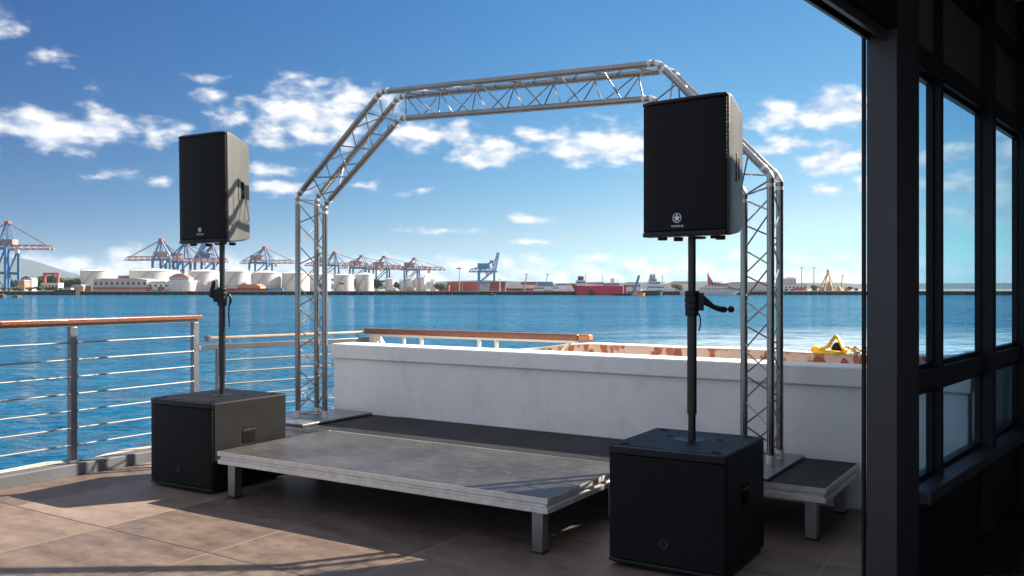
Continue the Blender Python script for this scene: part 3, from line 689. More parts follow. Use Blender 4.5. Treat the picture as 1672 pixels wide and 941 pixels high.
def speaker(label, loc, rz, Wd, Hh, Dp, taper, cabmat, badge_r, chamfer, roll=0.0):
    t = thing('loudspeaker', label, 'loudspeaker', loc, rz, 'loudspeakers on poles')
    if roll: t.rotation_euler = (0, roll, rz)
    hw = Wd / 2
    def sec(y, h, z0, z1): return [Vector((-h, y, z0)), Vector((h, y, z0)), Vector((h, y, z1)), Vector((-h, y, z1))]
    y0 = -Dp / 2
    rings = [sec(y0 + .035, hw, 0, Hh), sec(y0 + Dp * .22, hw - .004, 0, Hh), sec(y0 + Dp * .80, hw - taper * .92, .012 + chamfer * .25, Hh - .012 - chamfer * .35), sec(y0 + Dp, hw - taper * 1.12, chamfer, Hh - chamfer)]
    cab = MB().loft(rings).build('cabinet', cabmat, t, bevel=.014, segs=3)
    # front grille: bent sheet with angled cheeks
    g = MB(); gw = hw - .008; ck = hw * .74; zz0, zz1 = .028, Hh - .022
    pl = [(-gw, y0 + .034), (-gw, y0 + .022), (-ck, y0), (ck, y0), (gw, y0 + .022), (gw, y0 + .034)]
    g.prism(pl, zz0, zz1).build('grille', GRILLE, t, bevel=.006)
    for (a, b) in ((0.0, .027), (Hh - .021, Hh)):
        pl2 = [(-hw + .004, y0 + .0345), (-hw + .004, y0 + .020), (-ck - .01, y0 - .004), (ck + .01, y0 - .004), (hw - .004, y0 + .020), (hw - .004, y0 + .0345)]
        MB().prism(pl2, a, b).build('grille_bezel', BLK, t, bevel=.006)
    bx_ = -.10 * hw if badge_r > .02 else 0.16 * hw * 0
    bz = .098 if badge_r > .02 else .10
    bg_ = MB(); bg_.prism([(bx_ + badge_r * 1.25 * math.cos(2 * math.pi * k / 28), bz + badge_r * 1.25 * math.sin(2 * math.pi * k / 28)) for k in range(28)], y0 - .003, y0 + .004, axis='y')
    bo = bg_.build('badge', BLK, t)
    ringm(badge_r * .86, badge_r, y0 - .006, y0 - .0032, bx_, bz).build('badge_ring', SILV, bo)
    star(bx_, bz, badge_r * .84, badge_r * .36, y0 - .006, y0 - .0032).build('badge_emblem', SILV, bo)
    lettering('YAMAHA', .019, t, bx_, y0 - .002, bz - badge_r * 1.25 - .018, SILV)
    # side handles
    for sx in (-1, 1):
        def on(yf, dz, out):    # point on the tapered side
            f = (yf - .22) / .58; h = hw - .004 - (taper * .92 - .004) * f
            return Vector((sx * (h + out), y0 + Dp * yf, dz))
        zc = Hh * .50; hh = Hh * .085
        pk = MB()
        a_, b_ = .50, .78
        pk.loft([[on(a_, zc - hh, -.03), on(b_, zc - hh, -.03), on(b_, zc + hh, -.03), on(a_, zc + hh, -.03)], [on(a_, zc - hh, .003), on(b_, zc - hh, .003), on(b_, zc + hh, .003), on(a_, zc + hh, .003)]])
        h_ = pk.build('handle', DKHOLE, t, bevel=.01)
        hb = MB(); hb.loft([[on(.49 + q, zc - hh * 1.25, o) for q, o in ((0, -.01), (.10, -.01), (.10, .006), (0, .006))], [on(.49 + q, zc + hh * 1.25, o) for q, o in ((0, -.01), (.10, -.01), (.10, .006), (0, .006))]])
        hb.build('handle_grip', cabmat, h_, bevel=.004)
    for fx, fy in ((-.62, -.30), (.62, -.30), (-.5, .02), (.5, .02)):
        MB().lathe([(.024, -.016), (.027, -.012), (.027, .006)], (fx * hw, fy * Dp, 0), 14).build('rubber_foot', RUB, t)
    MB().lathe([(.040, -.008), (.044, .004)], (.0, .0, 0), 20).build('pole_socket', BLK, t)
    rp = MB().box(-(hw - taper) * .78, (hw - taper) * .78, Dp / 2 - .005, Dp / 2 + .014, Hh * .14, Hh * .86)
    for i in range(9): rp.box(-(hw - taper) * .6, (hw - taper) * .6, Dp / 2 + .0142, Dp / 2 + .026, Hh * (.5 + .035 * i), Hh * (.5 + .035 * i) + .010)
    rp.build('rear_panel', BLK, t, bevel=.004)
    return t
ul = Vector((.90, -.436, 0)).normalized(); vl = Vector((.436, .90, 0)).normalized()
LS = Vector((-2.42, 6.909, 0)) + vl * .20
speaker('left loudspeaker with angular charcoal cabinet raised on a pole above the railing side', (LS.x, LS.y, 1.852), math.atan2(ul.y, ul.x), .50, .85, .41, .105, CABG, .0185, .05, roll=R(-.9))
ur = Vector((.785, -.62, 0)).normalized(); vr = Vector((.62, .785, 0)).normalized()
RS = Vector((.918, 4.806, 0)) + vr * .20
speaker('right loudspeaker with dotted black grille and round star badge raised in front of the truss', (RS.x, RS.y, 1.782), math.atan2(ur.y, ur.x), .515, .75, .40, .072, CABG, .026, .05)

def subwoofer(label, c, rz, Wd, Dp, Hh):
    t = thing('subwoofer', label, 'subwoofer', (c.x, c.y, 0), rz, 'subwoofers on the terrace floor')
    hw = Wd / 2; hd_ = Dp / 2
    MB().box(-hw, hw, -hd_ + .03, hd_, .022, Hh).build('cabinet', CAB, t, bevel=.012, segs=3)
    g = MB(); ck = hw * .80
    g.prism([(-hw + .006, -hd_ + .0295), (-hw + .006, -hd_ + .018), (-ck, -hd_), (ck, -hd_), (hw - .006, -hd_ + .018), (hw - .006, -hd_ + .0295)], .045, Hh - .045)
    g.build('grille', GRILLE, t, bevel=.006)
    for (a, b) in ((.022, .043), (Hh - .043, Hh - .002)):
        MB().prism([(-hw + .002, -hd_ + .0295), (-hw + .002, -hd_ + .016), (-ck - .01, -hd_ - .003), (ck + .01, -hd_ - .003), (hw - .002, -hd_ + .016), (hw - .002, -hd_ + .0295)], a, b).build('grille_bezel', BLK, t, bevel=.006)
    bo = MB().prism([(.028 * math.cos(2 * math.pi * k / 24), .16 + .028 * math.sin(2 * math.pi * k / 24)) for k in range(24)], -hd_ - .003, -hd_ + .004, axis='y').build('badge', BLK, t)
    ringm(.019, .023, -hd_ - .006, -hd_ - .0032, 0, .16).build('badge_ring', mat('dim badge metal', (.08, .08, .09), .4, .6), bo)
    for sx in (-1, 1):
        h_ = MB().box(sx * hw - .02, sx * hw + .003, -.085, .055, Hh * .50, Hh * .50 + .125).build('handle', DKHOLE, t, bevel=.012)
        MB().box(sx * hw - .015, sx * hw + .0036, -.080, .050, Hh * .50 + .085, Hh * .50 + .112).build('handle_grip', BLK, h_, bevel=.006)
    # recesses for the feet of a stacked box, on the top
    for fx, fy in ((-.78, -.78), (.78, -.78), (-.78, .80), (.78, .80), (-.45, .30), (.45, .30)):
        r0 = .034 if abs(fx) > .6 else .024
        rc = ringm(r0 - .006, r0, 0, .0035, 0, 0)
        rc.v = [Vector((fx * hw + v.x, fy * hd_ + v.z, Hh - .001 + v.y)) for v in rc.v]
        o_ = rc.build('foot_recess', BLK, t)
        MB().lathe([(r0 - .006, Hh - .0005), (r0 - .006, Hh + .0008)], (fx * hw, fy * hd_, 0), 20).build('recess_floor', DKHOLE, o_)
    MB().lathe([(.085, Hh - .001), (.085, Hh + .002), (.060, Hh + .0045), (.034, Hh + .0045), (.030, Hh + .002)], (0.0, .03, 0), 28).build('pole_socket', BLK, t)
    for fx, fy in ((-.8, -.75), (.8, -.75), (-.8, .8), (.8, .8)):
        MB().lathe([(.022, 0), (.026, .006), (.026, .024)], (fx * hw, fy * hd_, 0), 14).build('rubber_foot', RUB, t)
    if Wd: MB().box(-hw * .8, hw * .8, hd_ + .001, hd_ + .012, .12, .5).build('rear_panel', BLK, t, bevel=.004)
    return t
us = Vector((.853, -.521, 0)).normalized(); vsd = Vector((.521, .853, 0)).normalized(); SA = math.atan2(us.y, us.x)
subwoofer('left subwoofer with sunlit scuffed side, partly behind the front stage deck corner', Vector((-2.280, 6.905, 0)), SA, .70, .74, .665)
subwoofer('shaded black subwoofer on the right end of the front stage deck', Vector((.978, 4.946, 0)), SA, .656, .705, .650)

def stand(label, p, z0, z1, lever):
    t = thing('speaker_pole', label, 'speaker pole', (p.x, p.y, z0), 0, 'speaker poles')
    zc = 1.36 - z0 if lever == 'up' else 1.345 - z0
    zt = zc + .14
    MB().tube((0, 0, .002), (0, 0, .16), .021, 16).build('spigot', POLE, t)
    MB().tube((0, 0, .145), (0, 0, zc + .03), .0265, 18).build('lower_tube', POLE, t)
    MB().tube((0, 0, zc + .02), (0, 0, z1 - z0 + .06), .0215, 18).build('upper_tube', POLE, t)
    c = MB()
    c.lathe([(.034, zc), (.038, zc + .004), (.038, zc + .03), (.0345, zc + .034), (.039, zc + .038), (.039, zc + .068), (.036, zc + .072), (.040, zc + .076), (.040, zc + .106), (.0365, zc + .110), (.040, zc + .114), (.040, zt - .004), (.036, zt)], n=22)
    sx = -1 if lever == 'up' else 1
    c.box(min(sx * .03, sx * .062), max(sx * .03, sx * .062), -.024, .024, zc + .03, zt - .012)
    c.build('clamp', BLK, t, bevel=.004)
    if lever == 'up':
        MB().path([(-.055, 0, zc + .085), (-.075, 0, zc + .07), (-.083, -.005, zc + .075), (-.078, -.005, zc + .125), (-.065, -.005, zc + .175), (-.062, -.005, zc + .195)], .014, 10, radii=[.014, .018, .021, .017, .015, .012]).build('lever', BLK, t)
        MB().path([(.030, 0, zc + .075), (.056, 0, zc + .085), (.068, .0, zc + .06), (.066, .0, zc + .03), (.056, 0, zc + .0), (.052, 0, zc - .06), (.056, 0, zc - .13), (.058, 0, zc - .17)], .008, 8, radii=[.006, .010, .012, .011, .007, .006, .006, .004]).build('strap', BLK, t)
    else:
        MB().path([(.055, 0, zc + .095), (.085, -.005, zc + .072), (.115, -.008, zc + .052), (.145, -.01, zc + .040), (.175, -.012, zc + .035), (.192, -.012, zc + .036)], .014, 10, radii=[.024, .020, .014, .016, .019, .010]).build('lever', BLK, t)
        kn = MB(); kn.lathe([(.003, -.019), (.013, -.014), (.019, -.004), (.019, .006), (.012, .015), (.003, .019)], (.214, -.012, zc + .037), 14); kn.build('knob', BLK, t)
        MB().path([(.040, 0, zc + .012), (.048, 0, zc - .02), (.046, 0, zc - .055), (.038, 0, zc - .085)], .004, 6).build('strap', BLK, t)
    return t
stand('left speaker pole with upright clamp lever on the sunlit subwoofer', Vector((-2.285, 7.0, 0)), .669, 1.855, 'up')
stand('right speaker pole with sideways clamp lever on the shaded subwoofer', Vector((1.0, 4.935, 0)), .654, 1.79, 'side')

# ------------------------------------------------------------------ yellow heap on the seawall
YEL = mat('bright yellow tarpaulin', (.85, .46, .010), .55, 0, .25, 6, .2, 20)
OLIVE = mat('olive green netting', (.28, .26, .03), .8, 0, .4, 20)
GREYR = mat('grey rubble', (.42, .40, .38), .85, 0, .3, 12)
yp = P(1366, 575, 7.55); yp = V(yp.x, yp.y, .945)
yh = thing('yellow_tarpaulin', 'crumpled bright yellow tarpaulin heap peaked over the seawall top beside the dark column', 'tarpaulin', yp, TH)
yr = random.Random(5)
def ribbon(pts, ws, th=.012):
    m2 = MB(); rings = []
    for (x, y, z), w2 in zip(pts, ws):
        rings.append([V(x, y - w2, z - th), V(x, y + w2, z - th * .6), V(x + yr.uniform(-.006, .006), y + w2 * .9, z + th), V(x, y - w2 * .9, z + th)])
    return m2.loft(rings)
ribbon([(-.20, 0, .010), (-.14, 0, .022), (-.095, 0, .034), (-.06, 0, .062), (-.035, 0, .105), (-.012, 0, .138), (.0, 0, .142), (.016, 0, .128), (.034, 0, .085), (.052, 0, .048), (.075, 0, .022), (.10, 0, .008)],
       [.02, .05, .075, .07, .055, .035, .030, .03, .035, .05, .06, .05], .016).build('peaked_fold', YEL, yh, smooth=50)
ribbon([(-.17, -.09, .008), (-.10, -.10, .015), (-.02, -.10, .020), (.05, -.09, .014), (.09, -.08, .006)], [.02, .04, .05, .04, .02], .010).build('front_fold', YEL, yh, smooth=50)
for i in range(7):
    x0 = .05 + i * .035; a = yr.uniform(-.5, .5)
    ribbon([(x0, -.06 + yr.uniform(-.03, .05), .006), (x0 + .03, -.05, .03 + yr.uniform(0, .03)), (x0 + .07, -.05 + .05 * a, .035 + yr.uniform(0, .035)), (x0 + .11, -.04 + .08 * a, .012)], [.012, .022, .02, .01], .007).build('side_fold', YEL, yh, smooth=50)
MB().lathe([(.01, .004), (.045, .01), (.05, .04), (.035, .075), (.012, .092)], (.0, .03, 0), 9).build('dark_hollow', mat('dark wet netting', (.035, .045, .035), .9, 0, .4, 40), yh)
m_ = MB()
for i in range(16):
    c_ = V(.12 + yr.uniform(0, .32), yr.uniform(-.12, .05), .02 + yr.uniform(0, .03)); r = yr.uniform(.012, .028)
    MB().lathe([(r * .2, -r), (r * .9, -r * .4), (r, r * .2), (r * .5, r * .8)], c_, 6).build('rubble_stone', GREYR, yh)
m_ = MB()
for i in range(9):
    c_ = V(.26 + yr.uniform(0, .22), yr.uniform(-.08, .1), .05 + yr.uniform(0, .08)); r = yr.uniform(.015, .03)
    m_.lathe([(r * .2, -r), (r * .9, -r * .4), (r, r * .2), (r * .5, r * .8)], c_, 7)
m_.build('netting', OLIVE, yh)
yb = thing('yellow_float', 'small rounded yellow float lying alone on the seawall top', 'float', W(0, 0) + V(P(1332, 575, 7.75).x, P(1332, 575, 7.75).y, .935), TH)
m_ = MB(); m_.lathe([(.01, .0), (.035, .006), (.042, .028), (.034, .052), (.012, .062)], n=14); m_.build('float_body', YEL, yb)
MB().tube((.03, 0, .03), (.075, 0, .045), .012, 8, .016).build('float_neck', YEL, yb)

# ------------------------------------------------------------------ far shore
LANDM = mat('harbour ground', (.22, .19, .15), .9, 0, .3, .02)
QUAYM = mat('dark quay face', (.035, .032, .03), .9, 0, .5, .4)
QTOP = mat('pale quay apron', (.45, .38, .30), .85, 0, .3, .05)
tag(MB().box(-1600, 1600, 640, 2600, -6, QZ).build('far_shore', LANDM, smooth=0), kind='structure')
qm = MB()
qg = random.Random(2)
qm.box(-430, 1500, 632, 639.9, QZ - .55, QZ + .25)
x = -430.0
while x < 1000:
    wv = qg.uniform(2, 9); qm.box(x, x + wv * .55, 633, 639.8, -5, QZ - .56); x += wv
tag(qm.build('quay', QUAYM, smooth=0), kind='structure')
tag(MB().box(-430, 1500, 631.5, 633.4, QZ + .26, QZ + .62).build('quay_apron', QTOP, smooth=0), kind='structure')

WHITEP = mat('white painted steel', (.54, .52, .50), .5, 0, .16, .5, stretch=(1, 1, .12))
WHITEG = mat('off white cladding', (.60, .60, .60), .6, 0, .12, .2)
GREYC = mat('grey cladding', (.36, .36, .37), .7, 0, .15, .2)
BLUEP = mat('crane blue', (.04, .14, .30), .5, 0, .15, .3)
BLUEL = mat('pale crane blue', (.08, .22, .38), .5, 0, .15, .3)
REDP = mat('crane red', (.38, .075, .055), .5, 0, .2, .3)
RUSTC = mat('rust red container', (.33, .06, .04), .6, 0, .25, .4)
RUSTD = mat('dark red container', (.22, .035, .028), .6, 0, .25, .4)
CREAMC = mat('pale container', (.55, .55, .55), .6, 0, .15, .4)
BLUEC = mat('blue container', (.05, .20, .38), .6, 0, .15, .4)
TANC = mat('tan roof sheet', (.45, .28, .12), .7, 0, .15, .4)
NAVY = mat('teal black hull', (.004, .022, .028), .5, 0, .2, .3)
SHIPRED = mat('ship red hull', (.55, .018, .03), .45, 0, .15, .2)
BLACKH = mat('black hull', (.012, .012, .014), .6)
MHOUSE = mat('faded machinery house paint', (.30, .20, .19), .7, 0, .2, .3)
ORANGE = mat('orange hull', (.75, .22, .03), .5)
GREYM = mat('grey mast steel', (.25, .28, .30), .6)
OCHRE = mat('ochre plant steel', (.50, .33, .12), .7, 0, .35, .3)
PINKB = mat('terracotta building', (.45, .20, .13), .8, 0, .2, .3)
CABLE = mat('steel rope', (.18, .13, .13), .6)
def m_boom():
    m = mat('red and white boom paint', (.6, .1, .08), .5)
    nt = m.node_tree; N = nt.nodes; L = nt.links; p = N['Principled BSDF']
    tc = N.new('ShaderNodeTexCoord'); sp = N.new('ShaderNodeSeparateXYZ'); L.new(tc.outputs['Object'], sp.inputs[0])
    s = N.new('ShaderNodeMath'); s.operation = 'MULTIPLY'; s.inputs[1].default_value = .19; L.new(sp.outputs[0], s.inputs[0])
    f = N.new('ShaderNodeMath'); f.operation = 'FRACT'; L.new(s.outputs[0], f.inputs[0])
    g = N.new('ShaderNodeMath'); g.operation = 'GREATER_THAN'; g.inputs[1].default_value = .45; L.new(f.outputs[0], g.inputs[0])
    mx = N.new('ShaderNodeMix'); mx.data_type = 'RGBA'; mx.inputs[6].default_value = (.40, .10, .08, 1); mx.inputs[7].default_value = (.45, .42, .43, 1)
    L.new(g.outputs[0], mx.inputs[0]); L.new(mx.outputs[2], p.inputs['Base Color']); return m
BOOMP = m_boom()

def crane(label, Y, x0b, x1b, yb, lx, apex, legm=BLUEP, boomm=BOOMP, raised=None, th=1.0, group='ship to shore gantry cranes'):
    m = Y / F; zb = CH + (470.5 - yb) * m
    X = lambda x: (x - 836) * m
    cx = (X(lx[0]) + X(lx[1])) / 2
    t = thing('gantry_crane', label, 'crane', (cx, Y, QZ), 0, group)
    top = zb + 1.0; lw = 1.5 * th
    for lx_ in lx:
        for dy in (-9, 9):
            MB().box(X(lx_) - lw / 2, X(lx_) + lw / 2, Y + dy - lw / 2, Y + dy + lw / 2, QZ, top).build('leg', legm, t, world=True)
    zm = QZ + (top - QZ) * .42
    for dy in (-9, 9):
        MB().beam((X(lx[0]), Y + dy, zm), (X(lx[1]), Y + dy, zm), 1.2 * th, 1.8 * th).build('portal_beam', legm, t, world=True)
        MB().beam((X(lx[0]), Y + dy * .98, zm), (X(lx[1]), Y + dy * .98, top), .9 * th, .9 * th).build('brace', legm, t, world=True)
        MB().beam((X(lx[1]), Y + dy * .97, QZ + 1), (X(lx[0]), Y + dy * .97, zm), .7 * th, .7 * th).build('brace', legm, t, world=True)
        MB().beam((X(lx[0]), Y + dy, top - .8), (X(lx[1]), Y + dy, top - .8), 1.1 * th, 1.5 * th).build('top_beam', legm, t, world=True)
    b = MB(); h = 2.6 * th
    xa, xb = X(x0b), X(x1b)
    for dy in (-3, 3):
        b.beam((xa, Y + dy, zb), (xb, Y + dy, zb), .8 * th, .9 * th); b.beam((xa + 3, Y + dy, zb + h), (xb - 3, Y + dy, zb + h), .6 * th, .6 * th)
        nn = max(6, int(abs(xb - xa) / 5)); 
        for i in range(nn):
            p0 = xa + (xb - xa) * i / nn; p1 = xa + (xb - xa) * (i + 1) / nn
            b.beam((p0, Y + dy, zb + .1), ((p0 + p1) / 2, Y + dy, zb + h), .45 * th, .45 * th); b.beam(((p0 + p1) / 2, Y + dy, zb + h), (p1, Y + dy, zb + .1), .45 * th, .45 * th)
    bo = b.build('boom', boomm, t, world=True)
    az_ = CH + (470.5 - apex[1]) * m; ax = X(apex[0])
    a = MB()
    for dy in (-6, 6):
        a.beam((X(lx[0]) * .45 + ax * .55 if abs(X(lx[0]) - ax) > 14 else X(lx[0]), Y + dy, top), (ax - .6, Y + dy * .25, az_), .9 * th, .9 * th); a.beam((X(lx[1]) * .45 + ax * .55 if abs(X(lx[1]) - ax) > 14 else X(lx[1]), Y + dy, top), (ax + .6, Y + dy * .25, az_), .9 * th, .9 * th)
    a.beam((ax, Y - 3, az_ - (az_ - top) * .5), (ax, Y + 3, az_ - (az_ - top) * .5), .7, .7)
    a.build('apex_frame', legm, t, world=True)
    MB().box(ax - 1.6, ax + 1.6, Y - 2.5, Y + 2.5, az_ - .6, az_ + 1.2).build('apex_head', REDP, t, world=True)
    c = MB(); r = .20 * th
    for dy in (-2, 2):
        for f in ((0.03, .45, .97, .62) if raised is None else (.03, .5)):
            c.tube((ax, Y + dy * .4, az_), (xa + (xb - xa) * f, Y + dy, zb + h * .6), r, 5)
    mh = MB().box(X(lx[0]) - 1, X(lx[0]) + 9 * th, Y - 4, Y + 4, zb + h + .2, zb + h + 4.4); mh.build('machinery_house', boomm if boomm is not BOOMP else MHOUSE, t, world=True)
    MB().box((xa * .35 + xb * .65) - 1.5, (xa * .35 + xb * .65) + 1.5, Y - 2, Y + 2, zb - 3.2, zb - .6).build('operator_cab', WHITEG, t, world=True)
    if raised:
        q = MB(); s = V(X(raised[0][0]), Y, CH + (470.5 - raised[0][1]) * m); en = V(X(raised[1][0]), Y, CH + (470.5 - raised[1][1]) * m)
        pv = V(-(en - s).z, 0, (en - s).x).normalized() * 2.4 * th
        for dy in (-2.5, 2.5):
            q.beam(s + V(0, dy, 0), en + V(0, dy, 0), .8 * th, .8 * th); q.beam(s + pv + V(0, dy, 0), en + pv * .6 + V(0, dy, 0), .6 * th, .6 * th)
            nn = 9
            for i in range(nn):
                p0 = s + (en - s) * (i / nn); p1 = s + (en - s) * ((i + .5) / nn) + pv * .9; p2 = s + (en - s) * ((i + 1) / nn)
                q.beam(p0 + V(0, dy, 0), p1 + V(0, dy, 0), .4 * th, .4 * th); q.beam(p1 + V(0, dy, 0), p2 + V(0, dy, 0), .4 * th, .4 * th)
        q.build('raised_boom', legm, t, world=True)
        for dy in (-2, 2): c.tube((ax, Y + dy * .4, az_), tuple(s + (en - s) * .75 + V(0, dy, 0)), r, 5)
    c.build('stay_cables', CABLE, t, world=True)
    return t
crane('tall blue crane cut by the left photo edge, boom striped red and white', 680, -75, 85, 407, (3, 20), (13, 364), th=1.15)
crane('red topped gantry crane rising behind the white tanks left of the left speaker pole', 790, 206, 300, 425, (256, 284), (263, 392), th=1.2)
crane('gantry crane under the left loudspeaker with its boom low over the tanks', 810, 268, 372, 428, (277, 305), (302, 398), th=1.25)
crane('bright blue gantry crane with raised boom just left of the left speaker pole', 830, 318, 366, 428, (324, 355), (347, 402), boomm=BLUEP, raised=((322, 428), (338, 394)), th=1.35)
crane('gantry crane standing alone between the left speaker pole and the left truss leg', 800, 393, 483, 430, (412, 440), (432, 405), th=1.05)
crane('gantry crane seen through the left truss leg', 850, 498, 604, 434, (516, 550), (546, 413))
crane('gantry crane behind the twin white tanks right of the left truss leg', 870, 556, 658, 438, (574, 600), (590, 419))
crane('gantry crane second from the right end of the row of lowered booms', 880, 594, 704, 440, (612, 634), (627, 420))
crane('gantry crane at the right end of the row of lowered booms', 860, 652, 727, 441, (662, 683), (676, 423))
crane('solitary grey blue gantry crane with boom raised steeply skyward', 740, 766, 812, 444, (782, 807), (803, 428), legm=BLUEL, boomm=BLUEL, raised=((809, 443), (815, 413)), th=1.0)

def tank(label, x0, x1, yt, Y, cone=3.0, group='white storage tanks', m_=WHITEP, name='storage_tank', logo=False):
    m = Y / F; r = (x1 - x0) / 2 * m; cx = ((x0 + x1) / 2 - 836) * m; zt = CH + (470.5 - yt) * m
    t = thing(name, label, 'storage tank' if name == 'storage_tank' else 'silo', (cx, Y, QZ), 0, group)
    h = zt - QZ
    MB().lathe([(r, 0), (r, h * .33), (r + .05, h * .335), (r + .05, h * .345), (r, h * .35), (r, h)], n=40).build('wall', m_, t)
    MB().lathe([(r + .25, h), (r + .25, h + .25), (r * .55, h + cone * m * .62), (r * .08, h + cone * m)], n=40).build('roof', WHITEG, t)
    rl = MB()
    for k in range(24):
        a = 2 * math.pi * k / 24; b_ = 2 * math.pi * (k + 1) / 24
        p = V(r * math.cos(a), r * math.sin(a), h + .2); q = V(r * math.cos(b_), r * math.sin(b_), h + .2)
        rl.tube(p, p + V(0, 0, 1.3), .09, 5); rl.tube(p + V(0, 0, 1.3), q + V(0, 0, 1.3), .09, 5)
    rl.build('roof_rail', GREYM, t)
    if r > 6:
        st = MB()
        for k in range(14):
            a = -2.5 + k * .085; z = h * k / 14
            st.box(-.6, .6, -.3, .3, 0, .35, Matrix.Translation(V((r + .5) * math.cos(a), (r + .5) * math.sin(a), z)) @ Matrix.Rotation(a + math.pi / 2, 4, 'Z'))
        st.build('stair', GREYM, t)
    if logo:
        for i in range(6):
            q = MB(); a = -1.78 + i * .07
            q.box(-.45, .45, -.05, .05, 0, 1.1 if i % 2 else .9, Matrix.Translation(V((r + .08) * math.cos(a), (r + .08) * math.sin(a), h * .45)) @ Matrix.Rotation(a + math.pi / 2, 4, 'Z'))
            q.build('lettering', BLACKH, t)
    return t
tank('white storage tank at the left end, behind the long grey shed', 134, 188, 443, 720, 3.5)
tank('broad white storage tank behind the right half of the long grey shed', 214, 291, 443, 745, 4.5)
tank('white storage tank half hidden by the left speaker pole', 309, 358, 444, 720, 4)
tank('white storage tank just right of the left speaker pole', 368, 409, 444, 715, 5)
tank('white storage tank in the middle of the gap before the left truss leg', 413, 459, 446, 705, 4.5)
tank('white storage tank touching the left side of the left truss leg', 461, 505, 447, 700, 5)
tank('white storage tank between the tubes of the left truss leg', 506, 540, 449, 740, 4)
tank('white storage tank with a line of dark lettering right of the left truss leg', 545, 578, 450, 690, 3, logo=True)
tank('plain white storage tank next to the lettered one', 581, 610, 449, 700, 4)
for (x0, x1, yt, lb) in ((629, 645, 456, 'squat white silo nearest the plain white tank'), (652, 661, 460, 'thin white silo left of the tall pair'), (662, 675, 455, 'tall white silo with broad shoulders'), (676, 684, 457, 'thin white silo squeezed between two larger silos'), (684, 696, 453, 'tallest white silo with domed top'), (703, 710, 460, 'short white silo at the right end of the silo row')):
    tank(lb, x0, x1, yt, 690, 2.0, 'white silos on the quay', name='silo')

def block(name, label, cat, x0, x1, yt, Y, depth, m_, roof=None, windows=0, group=None, band=None, roofm=None, yb=None):
    m = Y / F; X0 = (x0 - 836) * m; X1 = (x1 - 836) * m; zt = CH + (470.5 - yt) * m
    t = thing(name, label, cat, ((X0 + X1) / 2, Y, QZ), 0, group)
    MB().box(X0, X1, Y, Y + depth, QZ, zt).build('wall', m_, t, world=True)
    if roof:
        MB().prism([(X0 - .4, zt + .02), (X1 + .4, zt + .02), ((X0 + X1) / 2 + (X1 - X0) * .3, zt + roof * m), ((X0 + X1) / 2 - (X1 - X0) * .3, zt + roof * m)], Y - .4, Y + depth + .4, axis='y').build('roof', roofm or GREYC, t, world=True)
    else:
        MB().box(X0 - .2, X1 + .2, Y - .2, Y + depth + .2, zt + .01, zt + .5).build('roof', roofm or GREYC, t, world=True)
    if band:
        MB().box(X0 + .3, X1 - .3, Y - .25, Y - .02, QZ + (zt - QZ) * band[0], QZ + (zt - QZ) * band[1]).build('painted_band', band[2], t, world=True)
    for i in range(windows):
        f = (i + .5) / windows
        MB().box(X0 + (X1 - X0) * f - .7, X0 + (X1 - X0) * f + .7, Y - .12, Y - .02, QZ + (zt - QZ) * .55, QZ + (zt - QZ) * .8).build('window', BLACKH, t, world=True)
    return t
block('warehouse', 'long grey warehouse with a red painted band in front of the left tanks', 'warehouse', 152, 240, 457, 662, 26, GREYC, roof=2.4, windows=10, band=(.20, .38, REDP))
block('shed', 'white shed open at the side next to the long grey warehouse', 'shed', 241, 276, 462, 664, 15, WHITEG, roof=2.5, windows=4)
block('building', 'small dark red building on the roofline between the left two tanks', 'building', 193, 212, 451, 735, 8, RUSTD)
block('building', 'orange walled hut beside the left blue crane', 'building', 29, 40, 459, 665, 8, PINKB, roof=1.5)
block('building', 'white hut with pale roof among the trees on the left shore', 'building', 39, 52, 456, 690, 8, WHITEG, roof=2)
block('building', 'low white quay house in front of the red portal', 'building', 67, 95, 463, 668, 8, WHITEG, windows=5)
block('building', 'brown warehouse with pink roof beside the black barge', 'building', 116, 136, 468, 655, 12, PINKB, roof=3)
block('kiosk', 'round brown market pavilion in front of the tank right of the left pole', 'pavilion', 388, 425, 468, 655, 14, OCHRE, roof=4, windows=8, roofm=PINKB)
block('warehouse', 'small rust coloured depot at the right end of the silo row', 'warehouse', 716, 733, 468, 700, 20, RUSTC, windows=3)
block('warehouse', 'low grey depot behind the light mast', 'warehouse', 742, 812, 464, 780, 20, GREYC, roof=4)
block('warehouse', 'shed with bright blue roof left of the red ship', 'warehouse', 908, 926, 466, 700, 20, WHITEG, roof=3, roofm=BLUEC)
block('warehouse', 'shed with tan roof left of the red ship', 'warehouse', 926, 942, 466, 702, 20, WHITEG, roof=3, roofm=TANC)
block('building', 'cluttered pale quay building between containers and red ship', 'building', 872, 912, 468, 668, 10, WHITEG, windows=9)
block('warehouse', 'white terminal building behind the bow of the dark ship', 'warehouse', 1018, 1046, 463, 690, 15, WHITEP, windows=7, roof=2)
block('warehouse', 'hangar with curved grey roof right of the dark ship', 'warehouse', 1090, 1136, 464, 720, 30, WHITEG, roof=4.5)
block('warehouse', 'long pale grey warehouse behind the white ferry', 'warehouse', 1180, 1258, 464, 760, 30, GREYC, roof=3.5)
block('building', 'tall pale grey block right of the right truss leg', 'building', 1280, 1300, 456, 820, 25, GREYC, roof=3, roofm=WHITEG)
block('warehouse', 'low white workshop right of the right truss leg', 'warehouse', 1262, 1318, 466, 690, 16, WHITEG, windows=9)
block('warehouse', 'low red roofed shed at the right quay', 'warehouse', 1300, 1316, 474, 655, 9, WHITEG, roof=4, roofm=REDP)
block('warehouse', 'dark moored pontoon shed at the right end of the quay', 'warehouse', 1352, 1382, 476, 642, 7, BLACKH)

